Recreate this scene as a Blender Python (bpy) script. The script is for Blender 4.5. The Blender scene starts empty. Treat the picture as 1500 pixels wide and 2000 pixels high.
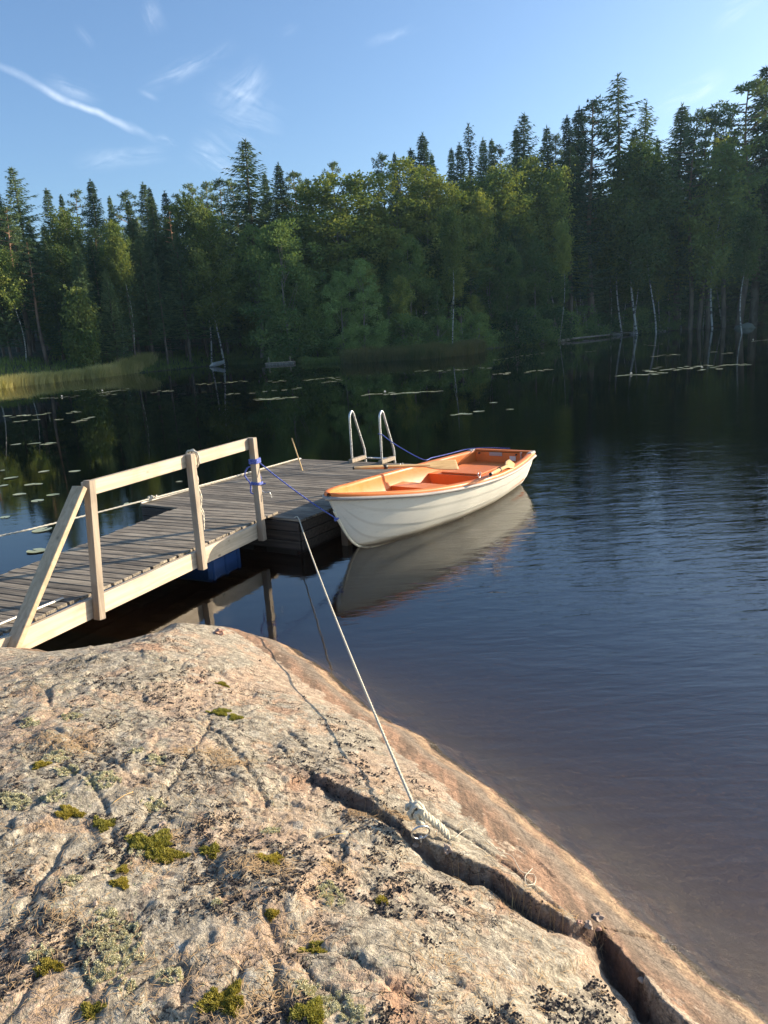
import bpy, math, random
import numpy as np
from mathutils import Matrix, Vector
rng = np.random.default_rng(7); random.seed(7)
sc = bpy.context.scene
COL = sc.collection

# ------------------------------------------------------------------ camera
FPX, EYE = 1444.0, 2.3
_n = np.array([380., -6000., -FPX]); _up = -_n/np.linalg.norm(_n)
_fw = np.array([0, 0, -1.]); _F = _fw - _fw.dot(_up)*_up; _F /= np.linalg.norm(_F); _R = np.cross(_F, _up)
CM = np.array([_R, _F, _up]); CPOS = np.array([0, 0, EYE])
cam = bpy.data.cameras.new('camera'); camo = bpy.data.objects.new('camera', cam); COL.objects.link(camo)
mw = Matrix([list(CM[0])+[0], list(CM[1])+[0], list(CM[2])+[EYE], [0, 0, 0, 1]])
camo.matrix_world = mw
cam.sensor_fit = 'HORIZONTAL'; cam.sensor_width = 36; cam.lens = 36*FPX/1500
cam.clip_start = .05; cam.clip_end = 3000
sc.camera = camo
def ray(x, y):
    v = CM @ np.array([x-750, -(y-1000), -FPX]); return v/np.linalg.norm(v)
def at_z(x, y, z=0.):
    v = ray(x, y); return CPOS + (z-EYE)/v[2]*v
def at_y(x, y, Y):
    v = ray(x, y); return CPOS + Y/v[1]*v

# ------------------------------------------------------------------ light
SUN_TO = np.array([.94, .35, .315]); SUN_TO /= np.linalg.norm(SUN_TO)
SUN_EL = math.asin(SUN_TO[2]); SUN_AZ = math.atan2(SUN_TO[0], SUN_TO[1])   # azimuth from +Y towards +X
sun = bpy.data.lights.new('sun', 'SUN'); sun.energy = 4.8; sun.angle = math.radians(.5); sun.color = (1, .84, .65)
suno = bpy.data.objects.new('sun', sun); COL.objects.link(suno)
suno.rotation_euler = Vector(SUN_TO).to_track_quat('Z', 'Y').to_euler(); suno.location = (60, 20, 40)
world = bpy.data.worlds.new('World'); sc.world = world; world.use_nodes = True
sc.view_settings.view_transform = 'Standard'; sc.view_settings.look = 'None'
sc.view_settings.exposure = 1.0; sc.view_settings.gamma = 1
SKY_STRENGTH = .12

# node helper ---------------------------------------------------------------
class NT:
    def __init__(s, tree): s.t = tree; s.n = tree.nodes; s.l = tree.links
    def new(s, typ, **kw):
        nd = s.n.new(typ)
        for k, v in kw.items():
            if k == 'inp':
                for a, b in v.items(): s.put(nd, a, b)
            else: setattr(nd, k, v)
        return nd
    def put(s, nd, key, v):
        sock = nd.inputs[key]
        if isinstance(v, bpy.types.NodeSocket): s.l.new(v, sock)
        else: sock.default_value = v
    def math(s, op, a, b=0., c=None, clamp=False):
        nd = s.n.new('ShaderNodeMath'); nd.operation = op; nd.use_clamp = clamp
        s.put(nd, 0, a); s.put(nd, 1, b)
        if c is not None: s.put(nd, 2, c)
        return nd.outputs[0]
    def vmath(s, op, a, b=(0, 0, 0), out=0):
        nd = s.n.new('ShaderNodeVectorMath'); nd.operation = op; s.put(nd, 0, a); s.put(nd, 1, b)
        return nd.outputs[out]
    def noise(s, vec, scale, detail=4, rough=.55, dist=0., out=0):
        nd = s.new('ShaderNodeTexNoise'); s.put(nd, 'Vector', vec)
        nd.inputs['Scale'].default_value = scale; nd.inputs['Detail'].default_value = detail
        nd.inputs['Roughness'].default_value = rough; nd.inputs['Distortion'].default_value = dist
        return nd.outputs[out]
    def maprange(s, v, a, b, c=0., d=1., smooth=True):
        nd = s.new('ShaderNodeMapRange'); nd.interpolation_type = 'SMOOTHSTEP' if smooth else 'LINEAR'
        s.put(nd, 0, v)
        for i, q in enumerate((a, b, c, d)): s.put(nd, i+1, q)
        return nd.outputs[0]
    def mix(s, f, a, b, blend='MIX'):
        nd = s.new('ShaderNodeMix'); nd.data_type = 'RGBA'; nd.blend_type = blend
        s.put(nd, 0, f)
        for i, q in ((6, a), (7, b)):
            if isinstance(q, tuple) and len(q) == 3: q = q+(1,)
            s.put(nd, i, q)
        return nd.outputs[2]
    def scale(s, vec, sc_, loc=(0, 0, 0), rot=(0, 0, 0)):
        nd = s.new('ShaderNodeMapping'); s.put(nd, 0, vec)
        nd.inputs['Location'].default_value = loc; nd.inputs['Rotation'].default_value = rot; nd.inputs['Scale'].default_value = sc_
        return nd.outputs[0]
def material(name):
    m = bpy.data.materials.new(name); m.use_nodes = True
    t = NT(m.node_tree); b = t.n['Principled BSDF']
    return m, t, b
def bump(t, b, h, dist, strength=1., key='Normal'):
    nd = t.new('ShaderNodeBump'); nd.inputs['Distance'].default_value = dist; nd.inputs['Strength'].default_value = strength
    t.put(nd, 'Height', h); t.l.new(nd.outputs[0], b.inputs[key]); return nd

# sky with a contrail and thin cirrus, all by direction
w = NT(world.node_tree); bg = w.n['Background']
sky = w.new('ShaderNodeTexSky'); sky.sky_type = 'NISHITA'; sky.sun_disc = False
sky.sun_elevation = SUN_EL; sky.sun_rotation = SUN_AZ; sky.altitude = 150; sky.air_density = 1.0; sky.dust_density = 2.0; sky.ozone_density = 2.0
gen = w.new('ShaderNodeTexCoord').outputs['Generated']
dirv = w.vmath('NORMALIZE', gen)
def strip(pa, pb, width, amp, seed):
    a, b_ = ray(*pa), ray(*pb); nrm = np.cross(a, b_); nrm /= np.linalg.norm(nrm)
    mid = a+b_; mid /= np.linalg.norm(mid); half = math.acos(a.dot(b_))/2
    tan = np.cross(nrm, mid)
    wob = w.math('MULTIPLY', w.math('SUBTRACT', w.noise(w.scale(dirv, (1, 1, 1), (seed, 0, 0)), 7, 3), .5), .035)
    u = w.math('ADD', w.vmath('DOT_PRODUCT', dirv, tuple(nrm), 1), wob)
    along = w.math('ABSOLUTE', w.vmath('DOT_PRODUCT', dirv, tuple(tan), 1))
    e = w.maprange(w.math('ABSOLUTE', u), 0, width, 1, 0)
    f = w.maprange(along, half*(.7 if amp > .5 and seed == 0 else .1), half*1.1, 1, 0)
    if seed: e = w.math('MULTIPLY', e, w.maprange(w.noise(w.scale(w.new('ShaderNodeCombineXYZ', inp={0: w.math('MULTIPLY', w.vmath('DOT_PRODUCT', dirv, tuple(tan), 1), 14.), 1: w.math('MULTIPLY', u, 70.), 2: float(seed)}).outputs[0], (1, 1, 1)), 1., 6, .65, .8), .35, .7)); amp = amp*.75
    front = w.maprange(w.vmath('DOT_PRODUCT', dirv, tuple(mid), 1), .3, .5)
    tex = w.maprange(w.noise(w.scale(dirv, (1, 1, 1), (seed, 3, 0)), 26, 5, .6), .3, .65, .35, 1)
    r = e
    for k in (f, front, tex): r = w.math('MULTIPLY', r, k)
    return w.math('MULTIPLY', r, amp)
def wisp(p, rad, amp, ang, seed):
    c = ray(*p); cr = math.cos(math.radians(rad))
    m = w.maprange(w.vmath('DOT_PRODUCT', dirv, tuple(c), 1), cr, 1.)
    v = w.scale(dirv, (14, 4, 5), (seed, 0, 0), (0, ang, 0))
    tex = w.maprange(w.noise(v, 1., 6, .6, .6), .42, .75)
    return w.math('MULTIPLY', w.math('MULTIPLY', m, tex), amp*.42)
cl = strip((-60, 108), (322, 278), .0055, .46, 0)
for a in (strip((200, 225), (330, 285), .005, .25, 1), strip((300, 270), (350, 292), .006, .35, 5), strip((283, -10), (308, 70), .013, .34, 2), strip((145, 40), (192, 90), .008, .16, 3), strip((270, 175), (470, 95), .012, .34, 7), strip((425, 225), (520, 120), .028, .34, 9),
          strip((80, 155), (200, 185), .016, .34, 11), strip((265, 168), (315, 194), .005, .2, 13), strip((710, 88), (840, 45), .007, .30, 15), strip((1275, 222), (1420, 138), .014, .6, 17), strip((140, 330), (330, 292), .014, .3, 19), strip((370, 275), (470, 330), .024, .5, 21), strip((545, 70), (585, 42), .008, .14, 23), strip((1380, 60), (1500, -20), .02, .22, 25), strip((390, 190), (560, 260), .05, .2, 27)):
    cl = w.math('ADD', cl, a)
cl = w.math('MINIMUM', cl, .85)
skyc = w.mix(cl, w.mix(1., sky.outputs[0], (0.72, .85, 1.0), 'MULTIPLY'), (6.2, 6.6, 7.2))
w.l.new(skyc, bg.inputs[0]); bg.inputs[1].default_value = SKY_STRENGTH

# ------------------------------------------------------------------ object helpers
def tag(o, label=None, cat=None, group=None, kind=None):
    if label: o['label'] = label
    if cat: o['category'] = cat
    if group: o['group'] = group
    if kind: o['kind'] = kind
    return o
def empty(name, loc=(0, 0, 0), rz=0., label=None, cat=None, group=None):
    o = bpy.data.objects.new(name, None); COL.objects.link(o); o.location = loc; o.rotation_euler = (0, 0, rz)
    o.empty_display_size = .2
    return tag(o, label, cat, group)
def fast_mesh(name, V, F, mat, smooth=False, attrs=None, midx=None):
    """V (n,3); F (m,k) one polygon size"""
    me = bpy.data.meshes.new(name); V = np.asarray(V, np.float32); F = np.asarray(F, np.int32)
    me.vertices.add(len(V)); me.vertices.foreach_set('co', V.ravel())
    me.loops.add(F.size); me.loops.foreach_set('vertex_index', F.ravel())
    me.polygons.add(len(F)); me.polygons.foreach_set('loop_start', np.arange(len(F), dtype=np.int32)*F.shape[1])
    me.polygons.foreach_set('loop_total', np.full(len(F), F.shape[1], np.int32))
    me.polygons.foreach_set('use_smooth', np.full(len(F), bool(smooth)))
    for k, (dom, a) in (attrs or {}).items():
        at = me.attributes.new(k, 'FLOAT', dom); at.data.foreach_set('value', np.asarray(a, np.float32))
    me.update(calc_edges=True); me.validate()
    if mat:
        for m in (mat if isinstance(mat, (list, tuple)) else [mat]): me.materials.append(m)
    if midx is not None: me.polygons.foreach_set('material_index', np.asarray(midx, np.int32))
    return me
def link(name, me, parent=None, loc=None):
    o = bpy.data.objects.new(name, me); COL.objects.link(o)
    if parent: o.parent = parent
    if loc is not None: o.location = loc
    return o
class MB:
    """collects quads; build() links them as one object with a per-face random 'rnd'"""
    def __init__(s): s.v = []; s.f = []; s.r = []
    def quads(s, V, F, r=None):
        o = sum(len(a) for a in s.v); s.v.append(np.asarray(V, float)); s.f.append(np.asarray(F)+o)
        s.r.append(np.full(len(F), random.random() if r is None else r))
    def beam(s, a, b, wd, ht, up=(0, 0, 1), bev=.004, r=None, jit=0.):
        a = np.array(a, float); b = np.array(b, float); d = b-a; L = np.linalg.norm(d); d /= L
        up = np.array(up, float); side = np.cross(d, up); side /= np.linalg.norm(side); up = np.cross(side, d)
        c = min(bev, wd/3, ht/3); hw, hh = wd/2, ht/2
        prof = [(-hw+c, -hh), (hw-c, -hh), (hw, -hh+c), (hw, hh-c), (hw-c, hh), (-hw+c, hh), (-hw, hh-c), (-hw, -hh+c)]
        V = []
        for q, k in ((0, .0), (c, 1), (L-c, 1), (L, 0.)):
            for (x, z) in prof:
                xx = x if k else x*(1-c/hw); zz = z if k else z*(1-c/hh)
                V.append(a+d*q+side*xx+up*zz+ (rng.normal(0, jit, 3) if jit else 0))
        F = []
        for i in range(3):
            for j in range(8):
                F.append([i*8+j, i*8+(j+1) % 8, (i+1)*8+(j+1) % 8, (i+1)*8+j])
        for o in (0, 24):
            F += [[o+0, o+1, o+2, o+7], [o+7, o+2, o+3, o+6], [o+6, o+3, o+4, o+5]]
        F = [f[::-1] if i < 24 else f for i, f in enumerate(F)]
        F[24:27] = [f for f in F[24:27]]; F[27:30] = [f[::-1] for f in F[27:30]]
        s.quads(V, F, r)
    def tube(s, P, R, n=8, lobes=0, twist=0., cap=True, depth=.18, r=None):
        P = np.asarray(P, float); m = len(P)
        R = np.full(m, R, float) if np.isscalar(R) else np.asarray(R, float)
        T = np.gradient(P, axis=0); T /= np.linalg.norm(T, axis=1)[:, None]+1e-12
        ref = np.array([0, 0, 1.]) if abs(T[0][2]) < .9 else np.array([1., 0, 0])
        N = np.cross(T[0], ref); N /= np.linalg.norm(N); V = []; ang = np.arange(n)*2*math.pi/n; acc = 0
        for i in range(m):
            N = N-N.dot(T[i])*T[i]; N /= np.linalg.norm(N)+1e-12; B = np.cross(T[i], N)
            if i: acc += np.linalg.norm(P[i]-P[i-1])
            rr = R[i]*(1+depth*np.cos(lobes*(ang-twist*acc))) if lobes else np.full(n, R[i])
            for a, q in zip(ang, rr): V.append(P[i]+q*(math.cos(a)*N+math.sin(a)*B))
        F = [[i*n+j, i*n+(j+1) % n, (i+1)*n+(j+1) % n, (i+1)*n+j] for i in range(m-1) for j in range(n)]
        if cap and n == 8:
            for o in (0, (m-1)*n):
                ff = [[o, o+1, o+2, o+3], [o, o+3, o+4, o+7], [o+4, o+5, o+6, o+7]]
                F += [f[::-1] for f in ff] if o == 0 else ff
        s.quads(V, F, r)
    def build(s, name, mat, parent=None, smooth=False, loc=None):
        me = fast_mesh(name, np.vstack(s.v), np.vstack(s.f), mat, smooth, {'rnd': ('FACE', np.concatenate(s.r))})
        return link(name, me, parent, loc)
def spline(P, n=12):
    P = np.asarray(P, float); Q = np.vstack([2*P[0]-P[1], P, 2*P[-1]-P[-2]]); out = []
    for i in range(1, len(Q)-2):
        for t in np.arange(n)/n:
            a, b, c, d = Q[i-1], Q[i], Q[i+1], Q[i+2]
            out.append(.5*((2*b)+(-a+c)*t+(2*a-5*b+4*c-d)*t*t+(-a+3*b-3*c+d)*t**3))
    out.append(P[-1]); return np.array(out)

# numpy noise -----------------------------------------------------------------
_perm = np.random.default_rng(3).permutation(512)
_grad = np.random.default_rng(4).uniform(0, 2*math.pi, 512)
def perlin(x, y):
    xi = np.floor(x).astype(int); yi = np.floor(y).astype(int); xf = x-xi; yf = y-yi
    def g(i, j, dx, dy):
        h = _grad[(_perm[(i) & 511]+j*31) & 511]; return np.cos(h)*dx+np.sin(h)*dy
    u = xf**3*(xf*(xf*6-15)+10); v = yf**3*(yf*(yf*6-15)+10)
    a = g(xi, yi, xf, yf); b = g(xi+1, yi, xf-1, yf); c = g(xi, yi+1, xf, yf-1); d = g(xi+1, yi+1, xf-1, yf-1)
    return (a+(b-a)*u)*(1-v)+(c+(d-c)*u)*v
def fbm(x, y, oct=4, g=.5):
    r = 0; a = 1
    for k in range(oct): r = r+a*perlin(x*2**k+17*k, y*2**k-9*k); a *= g
    return r
def worley(x, y):
    """nearest cell: (F1, F2-F1, cell random, dx, dy)"""
    xi = np.floor(x).astype(int); yi = np.floor(y).astype(int)
    f1 = np.full(x.shape, 9.); f2 = np.full(x.shape, 9.); cr = np.zeros(x.shape); cx = np.zeros(x.shape); cy = np.zeros(x.shape)
    for di in (-1, 0, 1):
        for dj in (-1, 0, 1):
            i = xi+di; j = yi+dj; h = (_perm[i & 511]*7+_perm[j & 511]*13) & 511
            px = i+(_perm[h] % 97)/97; py = j+(_perm[(h+77) & 511] % 89)/89
            d = np.hypot(px-x, py-y); m = d < f1
            f2 = np.where(m, f1, np.minimum(f2, d)); f1 = np.where(m, d, f1)
            cr = np.where(m, (_perm[(h+5) & 511] % 101)/101, cr); cx = np.where(m, x-px, cx); cy = np.where(m, y-py, cy)
    return f1, f2-f1, cr, cx, cy
def pdist(x, y, P, side=False):
    """distance to a polyline; signed (left of travel positive) if side; also the running parameter"""
    P = np.asarray(P, float); best = np.full(np.shape(x), 1e9); sg = np.ones(np.shape(x)); tt = np.zeros(np.shape(x))
    for k in range(len(P)-1):
        a, b = P[k], P[k+1]; d = b-a; L2 = d.dot(d)
        t = np.clip(((x-a[0])*d[0]+(y-a[1])*d[1])/L2, 0, 1); qx = x-a[0]-t*d[0]; qy = y-a[1]-t*d[1]
        q = np.hypot(qx, qy); m = q < best-1e-9
        best = np.where(m, q, best); sg = np.where(m, np.sign(d[0]*qy-d[1]*qx+1e-12), sg); tt = np.where(m, k+t, tt)
    return (best*sg if side else best), tt
def sstep(x, a, b):
    t = np.clip((x-a)/(b-a), 0, 1); return t*t*(3-2*t)

# ------------------------------------------------------------------ near rock: height model
SHORE = [(3.2, -2.5), (2.1, -.6), (1.6, .9), (1.35, 1.5), (1.157, 1.99), (1.053, 2.18), (.91, 2.46), (.758, 2.8), (.56, 3.18), (.37, 3.48), (.156, 3.89),
         (-.13, 4.25), (-.36, 4.6), (-.55, 4.98), (-.82, 5.32), (-1.05, 5.52), (-1.4, 5.68), (-1.72, 5.80), (-2.0, 5.68), (-2.12, 5.32), (-2.35, 5.27), (-2.6, 5.4), (-3.2, 5.45), (-4.3, 5.6), (-5.6, 6.2), (-9, 7), (-16, 7)]
def zbase(x, y):
    d, _ = pdist(x, y, SHORE, True)
    d = d+(.035*fbm(x*3.1, y*3.1+2, 4)+.012*np.abs(fbm(x*11, y*11, 3)))*np.exp(-(d/.45)**2)
    up = .80*(1-np.exp(-.93*np.maximum(d, 0)))
    dn = -.50*(1-np.exp(1.2*np.minimum(d, 0)))+.27*np.minimum(d, 0)
    return np.where(d > 0, up, np.maximum(dn, -2.6)), d
def on_rock(px, py, f=None):
    z = .5
    for _ in range(40):
        P = at_z(px, py, z); zn = float((f or (lambda a, b: zbase(a, b)[0]))(np.array(P[0]), np.array(P[1]))); z = .6*z+.4*zn
    return at_z(px, py, z)
LEDGE_PX = [(585, 1496), (650, 1530), (720, 1563), (790, 1618), (850, 1655), (960, 1700), (1050, 1755), (1120, 1790), (1175, 1800), (1232, 1870), (1290, 1950), (1330, 1985), (1440, 2050), (1560, 2150)]
LEDGE_H = [0, .045, .05, .018, .06, .075, .075, .055, .03, .11, .12, .07, .05, 0]
LEDGE = np.array([on_rock(*p)[:2] for p in LEDGE_PX])
CRACKS_PX = [([(410, 1405), (385, 1460), (345, 1520), (290, 1585), (265, 1625), (215, 1700)], .014, .010), ([(60, 1440), (100, 1440), (165, 1462), (215, 1495)], .016, .012),
    ([(222, 1495), (255, 1530), (300, 1548)], .012, .010), ([(520, 1790), (548, 1850), (566, 1885)], .014, .010), ([(130, 1640), (60, 1760), (0, 1850)], .016, .012),
    ([(536, 1870), (542, 1930), (560, 2010)], .02, .012), ([(70, 1900), (35, 1960), (-10, 2010)], .014, .010), ([(860, 1600), (930, 1640), (1000, 1690), (1090, 1768)], .02, .009),
    ([(1000, 1640), (1045, 1668), (1080, 1700)], .012, .007), ([(790, 1745), (835, 1765), (890, 1800)], .012, .01), ([(735, 1730), (690, 1700), (640, 1660)], .01, .009),
    ([(560, 1420), (600, 1460), (680, 1490)], .012, .010), ([(380, 1400), (440, 1440), (480, 1500), (520, 1560)], .013, .010), ([(120, 1500), (180, 1540), (215, 1600), (225, 1660)], .012, .010),
    ([(300, 1690), (390, 1720), (470, 1700), (560, 1730)], .012, .010), ([(235, 1950), (300, 1900), (360, 1890), (355, 1960)], .016, .010), ([(600, 1850), (700, 1880), (760, 1930), (830, 1960)], .014, .010),
    ([(870, 1905), (940, 1930), (1000, 1985)], .016, .011), ([(1090, 1880), (1150, 1930), (1190, 1990)], .012, .009), ([(960, 1570), (1010, 1610), (1040, 1650)], .008, .006)]
CRACKS = [(np.array([on_rock(*p)[:2] for p in c]), dp, wd) for c, dp, wd in CRACKS_PX]
def rock_height(x, y, fine=True):
    z, d = zbase(x, y)
    rough = sstep(d, .35, 1.1)*(.55+.45*sstep(fbm(x*1.3+8, y*1.3, 3), -.15, .2))                                  # slab smooth by the water, broken further up
    land = sstep(d, -.3, .25)
    z = z+.05*fbm(x*.9+3, y*.9, 3)*land+.022*fbm(x*2.6, y*2.6+5, 3)*(.25+.75*rough)*land
    # ledge
    s, t = pdist(x, y, LEDGE, True)
    wob = .020*fbm(x*7, y*7, 5, .6)+.006*fbm(x*40, y*40, 3)
    s = s+wob                                                    # left of travel = towards the water
    h = np.interp(t, np.arange(len(LEDGE)), LEDGE_H)*(1+.45*fbm(x*6+2, y*6, 3))
    inl = np.clip(-s, 0, None)
    z = z-h*np.where(s < 0, sstep(-s, 0, .014)*np.exp(-inl/.34), 0)
    z = z+.12*h*np.exp(-(np.clip(s, 0, None)/.16)**2)*(s > 0)
    z = z-.35*h*np.exp(-((s+.03)/.02)**2)
    if fine:
        wx = x+.05*fbm(x*5, y*5, 3); wy = y+.05*fbm(x*5+40, y*5, 3)
        rot = wx*.8+wy*.6, -wx*.6+wy*.8
        for sc_, amp in ((2.6, .034), (6.5, .017), (15, .008)):
            f1, e, cr, cx, cy = worley(rot[0]*sc_, rot[1]*sc_*1.5)
            keep = sstep(cr, .2, .5)
            z = z+rough*amp*((cr-.5)*sstep(e, 0, .05)*keep+(cx*(cr-.5)+cy*(np.mod(cr*7, 1)-.5))*.7)
            if sc_ < 10: z = z-rough*amp*.35*np.exp(-(e/.045)**2)*sstep(fbm(x*1.5, y*1.5, 2), -.1, .25)
        z = z+(.006*fbm(x*14, y*14, 4)+.012*np.abs(fbm(x*8+9, y*8, 4)))*(.25+.75*rough)*land
        z = z+.004*fbm(x*45, y*45, 3)*(.3+.7*rough)*land
        for P, dp, wd in CRACKS:
            q, _ = pdist(x+.012*fbm(x*12, y*12, 3), y+.012*fbm(x*12+7, y*12, 3), P)
            z = z-dp*np.exp(-(q/wd)**2)
    return z
def rock_z(x, y): return float(rock_height(np.array([x], float), np.array([y], float))[0])
def axis(parts):
    out = [np.arange(a, b, s) for a, b, s in parts]; return np.concatenate(out)
gx = axis([(-30, -3.6, .35), (-3.6, -1.7, .014), (-1.7, 1.6, .0085), (1.6, 2.2, .05), (2.2, 14, .4)])
gy = axis([(-12, .6, .35), (.6, 3.3, .0085), (3.3, 6.1, .013), (6.1, 7, .06), (7, 20, .4)])
X, Y = np.meshgrid(gx, gy); Z = rock_height(X, Y); D = zbase(X, Y)[1]
nx, ny = len(gx), len(gy)
V = np.stack([X.ravel(), Y.ravel(), Z.ravel()], 1)
ii, jj = np.meshgrid(np.arange(nx-1), np.arange(ny-1)); q = (jj*nx+ii).ravel()
F = np.stack([q, q+1, q+nx+1, q+nx], 1)
SL, _t = pdist(X, Y, LEDGE, True)

def rock_material():
    m, t, b = material('granite')
    P = t.new('ShaderNodeTexCoord').outputs['Object']
    sh = t.new('ShaderNodeAttribute', attribute_name='shore').outputs['Fac']
    lg = t.new('ShaderNodeAttribute', attribute_name='ledge').outputs['Fac']
    n1 = t.noise(P, 1.6, 6, .6); n2 = t.noise(P, 6, 7, .65, .4); n3 = t.noise(P, 24, 6, .7); n4 = t.noise(P, 95, 4, .7); n5 = t.noise(t.scale(P, (1, 1, 1), (9, 4, 2)), 3.2, 7, .62, .6)
    c = t.mix(t.maprange(n2, .46, .54), (.44, .325, .225), (.38, .33, .255))
    c = t.mix(t.math('MULTIPLY', t.maprange(n5, .445, .475), .88), c, t.mix(t.maprange(n3, .3, .7), (.25, .225, .17), (.43, .385, .30)))           # grey crust lichen
    c = t.mix(t.math('MULTIPLY', t.maprange(n1, .53, .57), .6), c, (.46, .335, .235))
    c = t.mix(t.math('MULTIPLY', t.maprange(t.noise(P, 2.3, 5, .6), .58, .68), .55), c, (.42, .21, .11))   # rusty patches
    # smooth reddish slab by the water with grey crust remnants
    shn = t.math('ADD', sh, t.math('MULTIPLY', t.math('SUBTRACT', n1, .5), .55))
    slab = t.maprange(t.math('ADD', shn, t.math('MULTIPLY', t.math('SUBTRACT', n2, .5), .35)), .42, .445, 1, 0)
    streak = t.noise(t.scale(P, (14, 2.2, 2), (0, 0, 0), (0, 0, -.48)), 1., 5, .6)
    sc1 = t.mix(t.maprange(streak, .40, .58), (.15, .10, .065), (.31, .19, .12))
    sc1 = t.mix(t.maprange(t.noise(P, 13, 5, .7), .6, .7), sc1, (.42, .33, .25))
    sc1 = t.mix(t.math('MULTIPLY', t.maprange(sh, .10, .16), t.maprange(sh, .17, .30, 1, 0)), sc1, (.22, .175, .13))
    c = t.mix(slab, c, sc1)
    c = t.mix(t.math('MULTIPLY', t.math('MULTIPLY', t.maprange(sh, .055, .075), t.maprange(sh, .11, .16, 1, 0)), t.maprange(n2, .35, .6)), c, (.38, .27, .165))
    # pale green lichen
    inl = t.maprange(sh, .75, 1.5)
    vor = t.new('ShaderNodeTexVoronoi'); vor.feature = 'F1'; t.put(vor, 'Vector', t.vmath('ADD', P, t.vmath('SCALE', t.noise(P, 30, 3, .6, out=1), (0, 0, 0)))); vor.inputs['Scale'].default_value = 5
    vd = t.math('ADD', vor.outputs['Distance'], t.math('MULTIPLY', t.math('SUBTRACT', n3, .5), .55))
    vr = t.new('ShaderNodeSeparateColor'); t.l.new(vor.outputs['Color'], vr.inputs[0])
    gl = t.math('MULTIPLY', t.math('MULTIPLY', t.maprange(vd, .26, .33, 1, 0), t.maprange(vr.outputs[0], .62, .64)), t.math('MULTIPLY', inl, t.maprange(n3, .42, .52)))
    c = t.mix(t.math('MULTIPLY', gl, .85), c, t.mix(n4, (.36, .39, .22), (.60, .60, .42)))
    # pale crusty rings on the slab and above
    vo2 = t.new('ShaderNodeTexVoronoi'); t.put(vo2, 'Vector', P); vo2.inputs['Scale'].default_value = 9
    vs = t.new('ShaderNodeSeparateColor'); t.l.new(vo2.outputs['Color'], vs.inputs[0])
    pl = t.math('MULTIPLY', t.maprange(t.math('ADD', vo2.outputs['Distance'], t.math('MULTIPLY', t.math('SUBTRACT', n3, .5), .5)), .24, .255, 1, 0), t.maprange(vs.outputs[1], .62, .64))
    c = t.mix(t.math('MULTIPLY', pl, t.maprange(sh, .25, .4, 0, .6)), c, (.50, .47, .39))
    # black and brown crust specks, thick away from the water
    spk = t.noise(t.scale(P, (1, 1, 1), (2, 8, 1)), 40, 5, .72)
    area = t.noise(t.scale(P, (1, 1, 1), (5, 5, 5)), 3.5, 4, .6)
    thr = t.math('SUBTRACT', .69, t.math('MULTIPLY', t.math('MULTIPLY', t.maprange(sh, .3, 1.2), t.maprange(area, .38, .62)), .14))
    sp = t.math('MULTIPLY', t.maprange(t.math('SUBTRACT', spk, thr), 0, .03), t.maprange(sh, .28, .45))
    c = t.mix(t.math('MULTIPLY', sp, .9), c, (.045, .034, .03))
    c = t.mix(1., c, t.mix(t.maprange(n4, .38, .62), (.74, .72, .70), (1.2, 1.19, 1.16)), 'MULTIPLY')
    c = t.mix(1., c, t.mix(t.maprange(n3, .32, .68), (.74, .72, .70), (1.2, 1.2, 1.18)), 'MULTIPLY')
    ve = t.new('ShaderNodeTexVoronoi'); ve.feature = 'DISTANCE_TO_EDGE'; t.put(ve, 'Vector', t.vmath('ADD', t.scale(P, (1, 1.5, 1), rot=(0, 0, .6)), t.vmath('MULTIPLY', t.noise(P, 5, 5, .6, out=1), (.35, .35, .35)))); ve.inputs['Scale'].default_value = 6.5
    crk = t.math('MULTIPLY', t.math('MULTIPLY', t.maprange(ve.outputs['Distance'], .004, .03, 1, 0), t.maprange(t.noise(P, 2.2, 3), .46, .60)), t.maprange(sh, .3, .8, .25, 1))
    c = t.mix(t.math('MULTIPLY', crk, .75), c, (.06, .045, .03))
    # ledge face darkened, its shade put into the colour; then the wet margin
    c = t.mix(t.math('MULTIPLY', t.maprange(t.math('ABSOLUTE', t.math('ADD', lg, .02)), .012, .03, 1, 0), .65), c, (.15, .085, .06))
    c = t.mix(t.maprange(t.math('ADD', sh, t.math('MULTIPLY', t.math('SUBTRACT', n1, .5), .3)), -.55, -.15, 1, 0), c, t.mix(n2, (.25, .195, .14), (.37, .29, .21)))
    wet = t.maprange(t.math('ADD', sh, t.math('MULTIPLY', t.math('SUBTRACT', n2, .5), .10)), .04, .065, 1, 0)
    c = t.mix(wet, c, t.mix(1., c, (.30, .31, .20), 'MULTIPLY'))
    t.l.new(c, b.inputs['Base Color'])
    t.put(b, 'Roughness', t.math('SUBTRACT', .88, t.math('MULTIPLY', wet, .6)))
    h = t.math('ADD', t.math('MULTIPLY', n3, .5), t.math('ADD', t.math('MULTIPLY', n4, .28), t.math('MULTIPLY', sp, .25)))
    h = t.math('ADD', h, t.math('MULTIPLY', gl, .25)); h = t.math('SUBTRACT', h, t.math('MULTIPLY', crk, .6)); h = t.math('ADD', h, t.math('MULTIPLY', n2, .9))
    bump(t, b, h, .024, 1.)
    return m
rock = link('rock_shore', fast_mesh('rock_shore', V, F, rock_material(), True, {'shore': ('POINT', D.ravel()), 'ledge': ('POINT', SL.ravel())}))
tag(rock, kind='structure')

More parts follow.
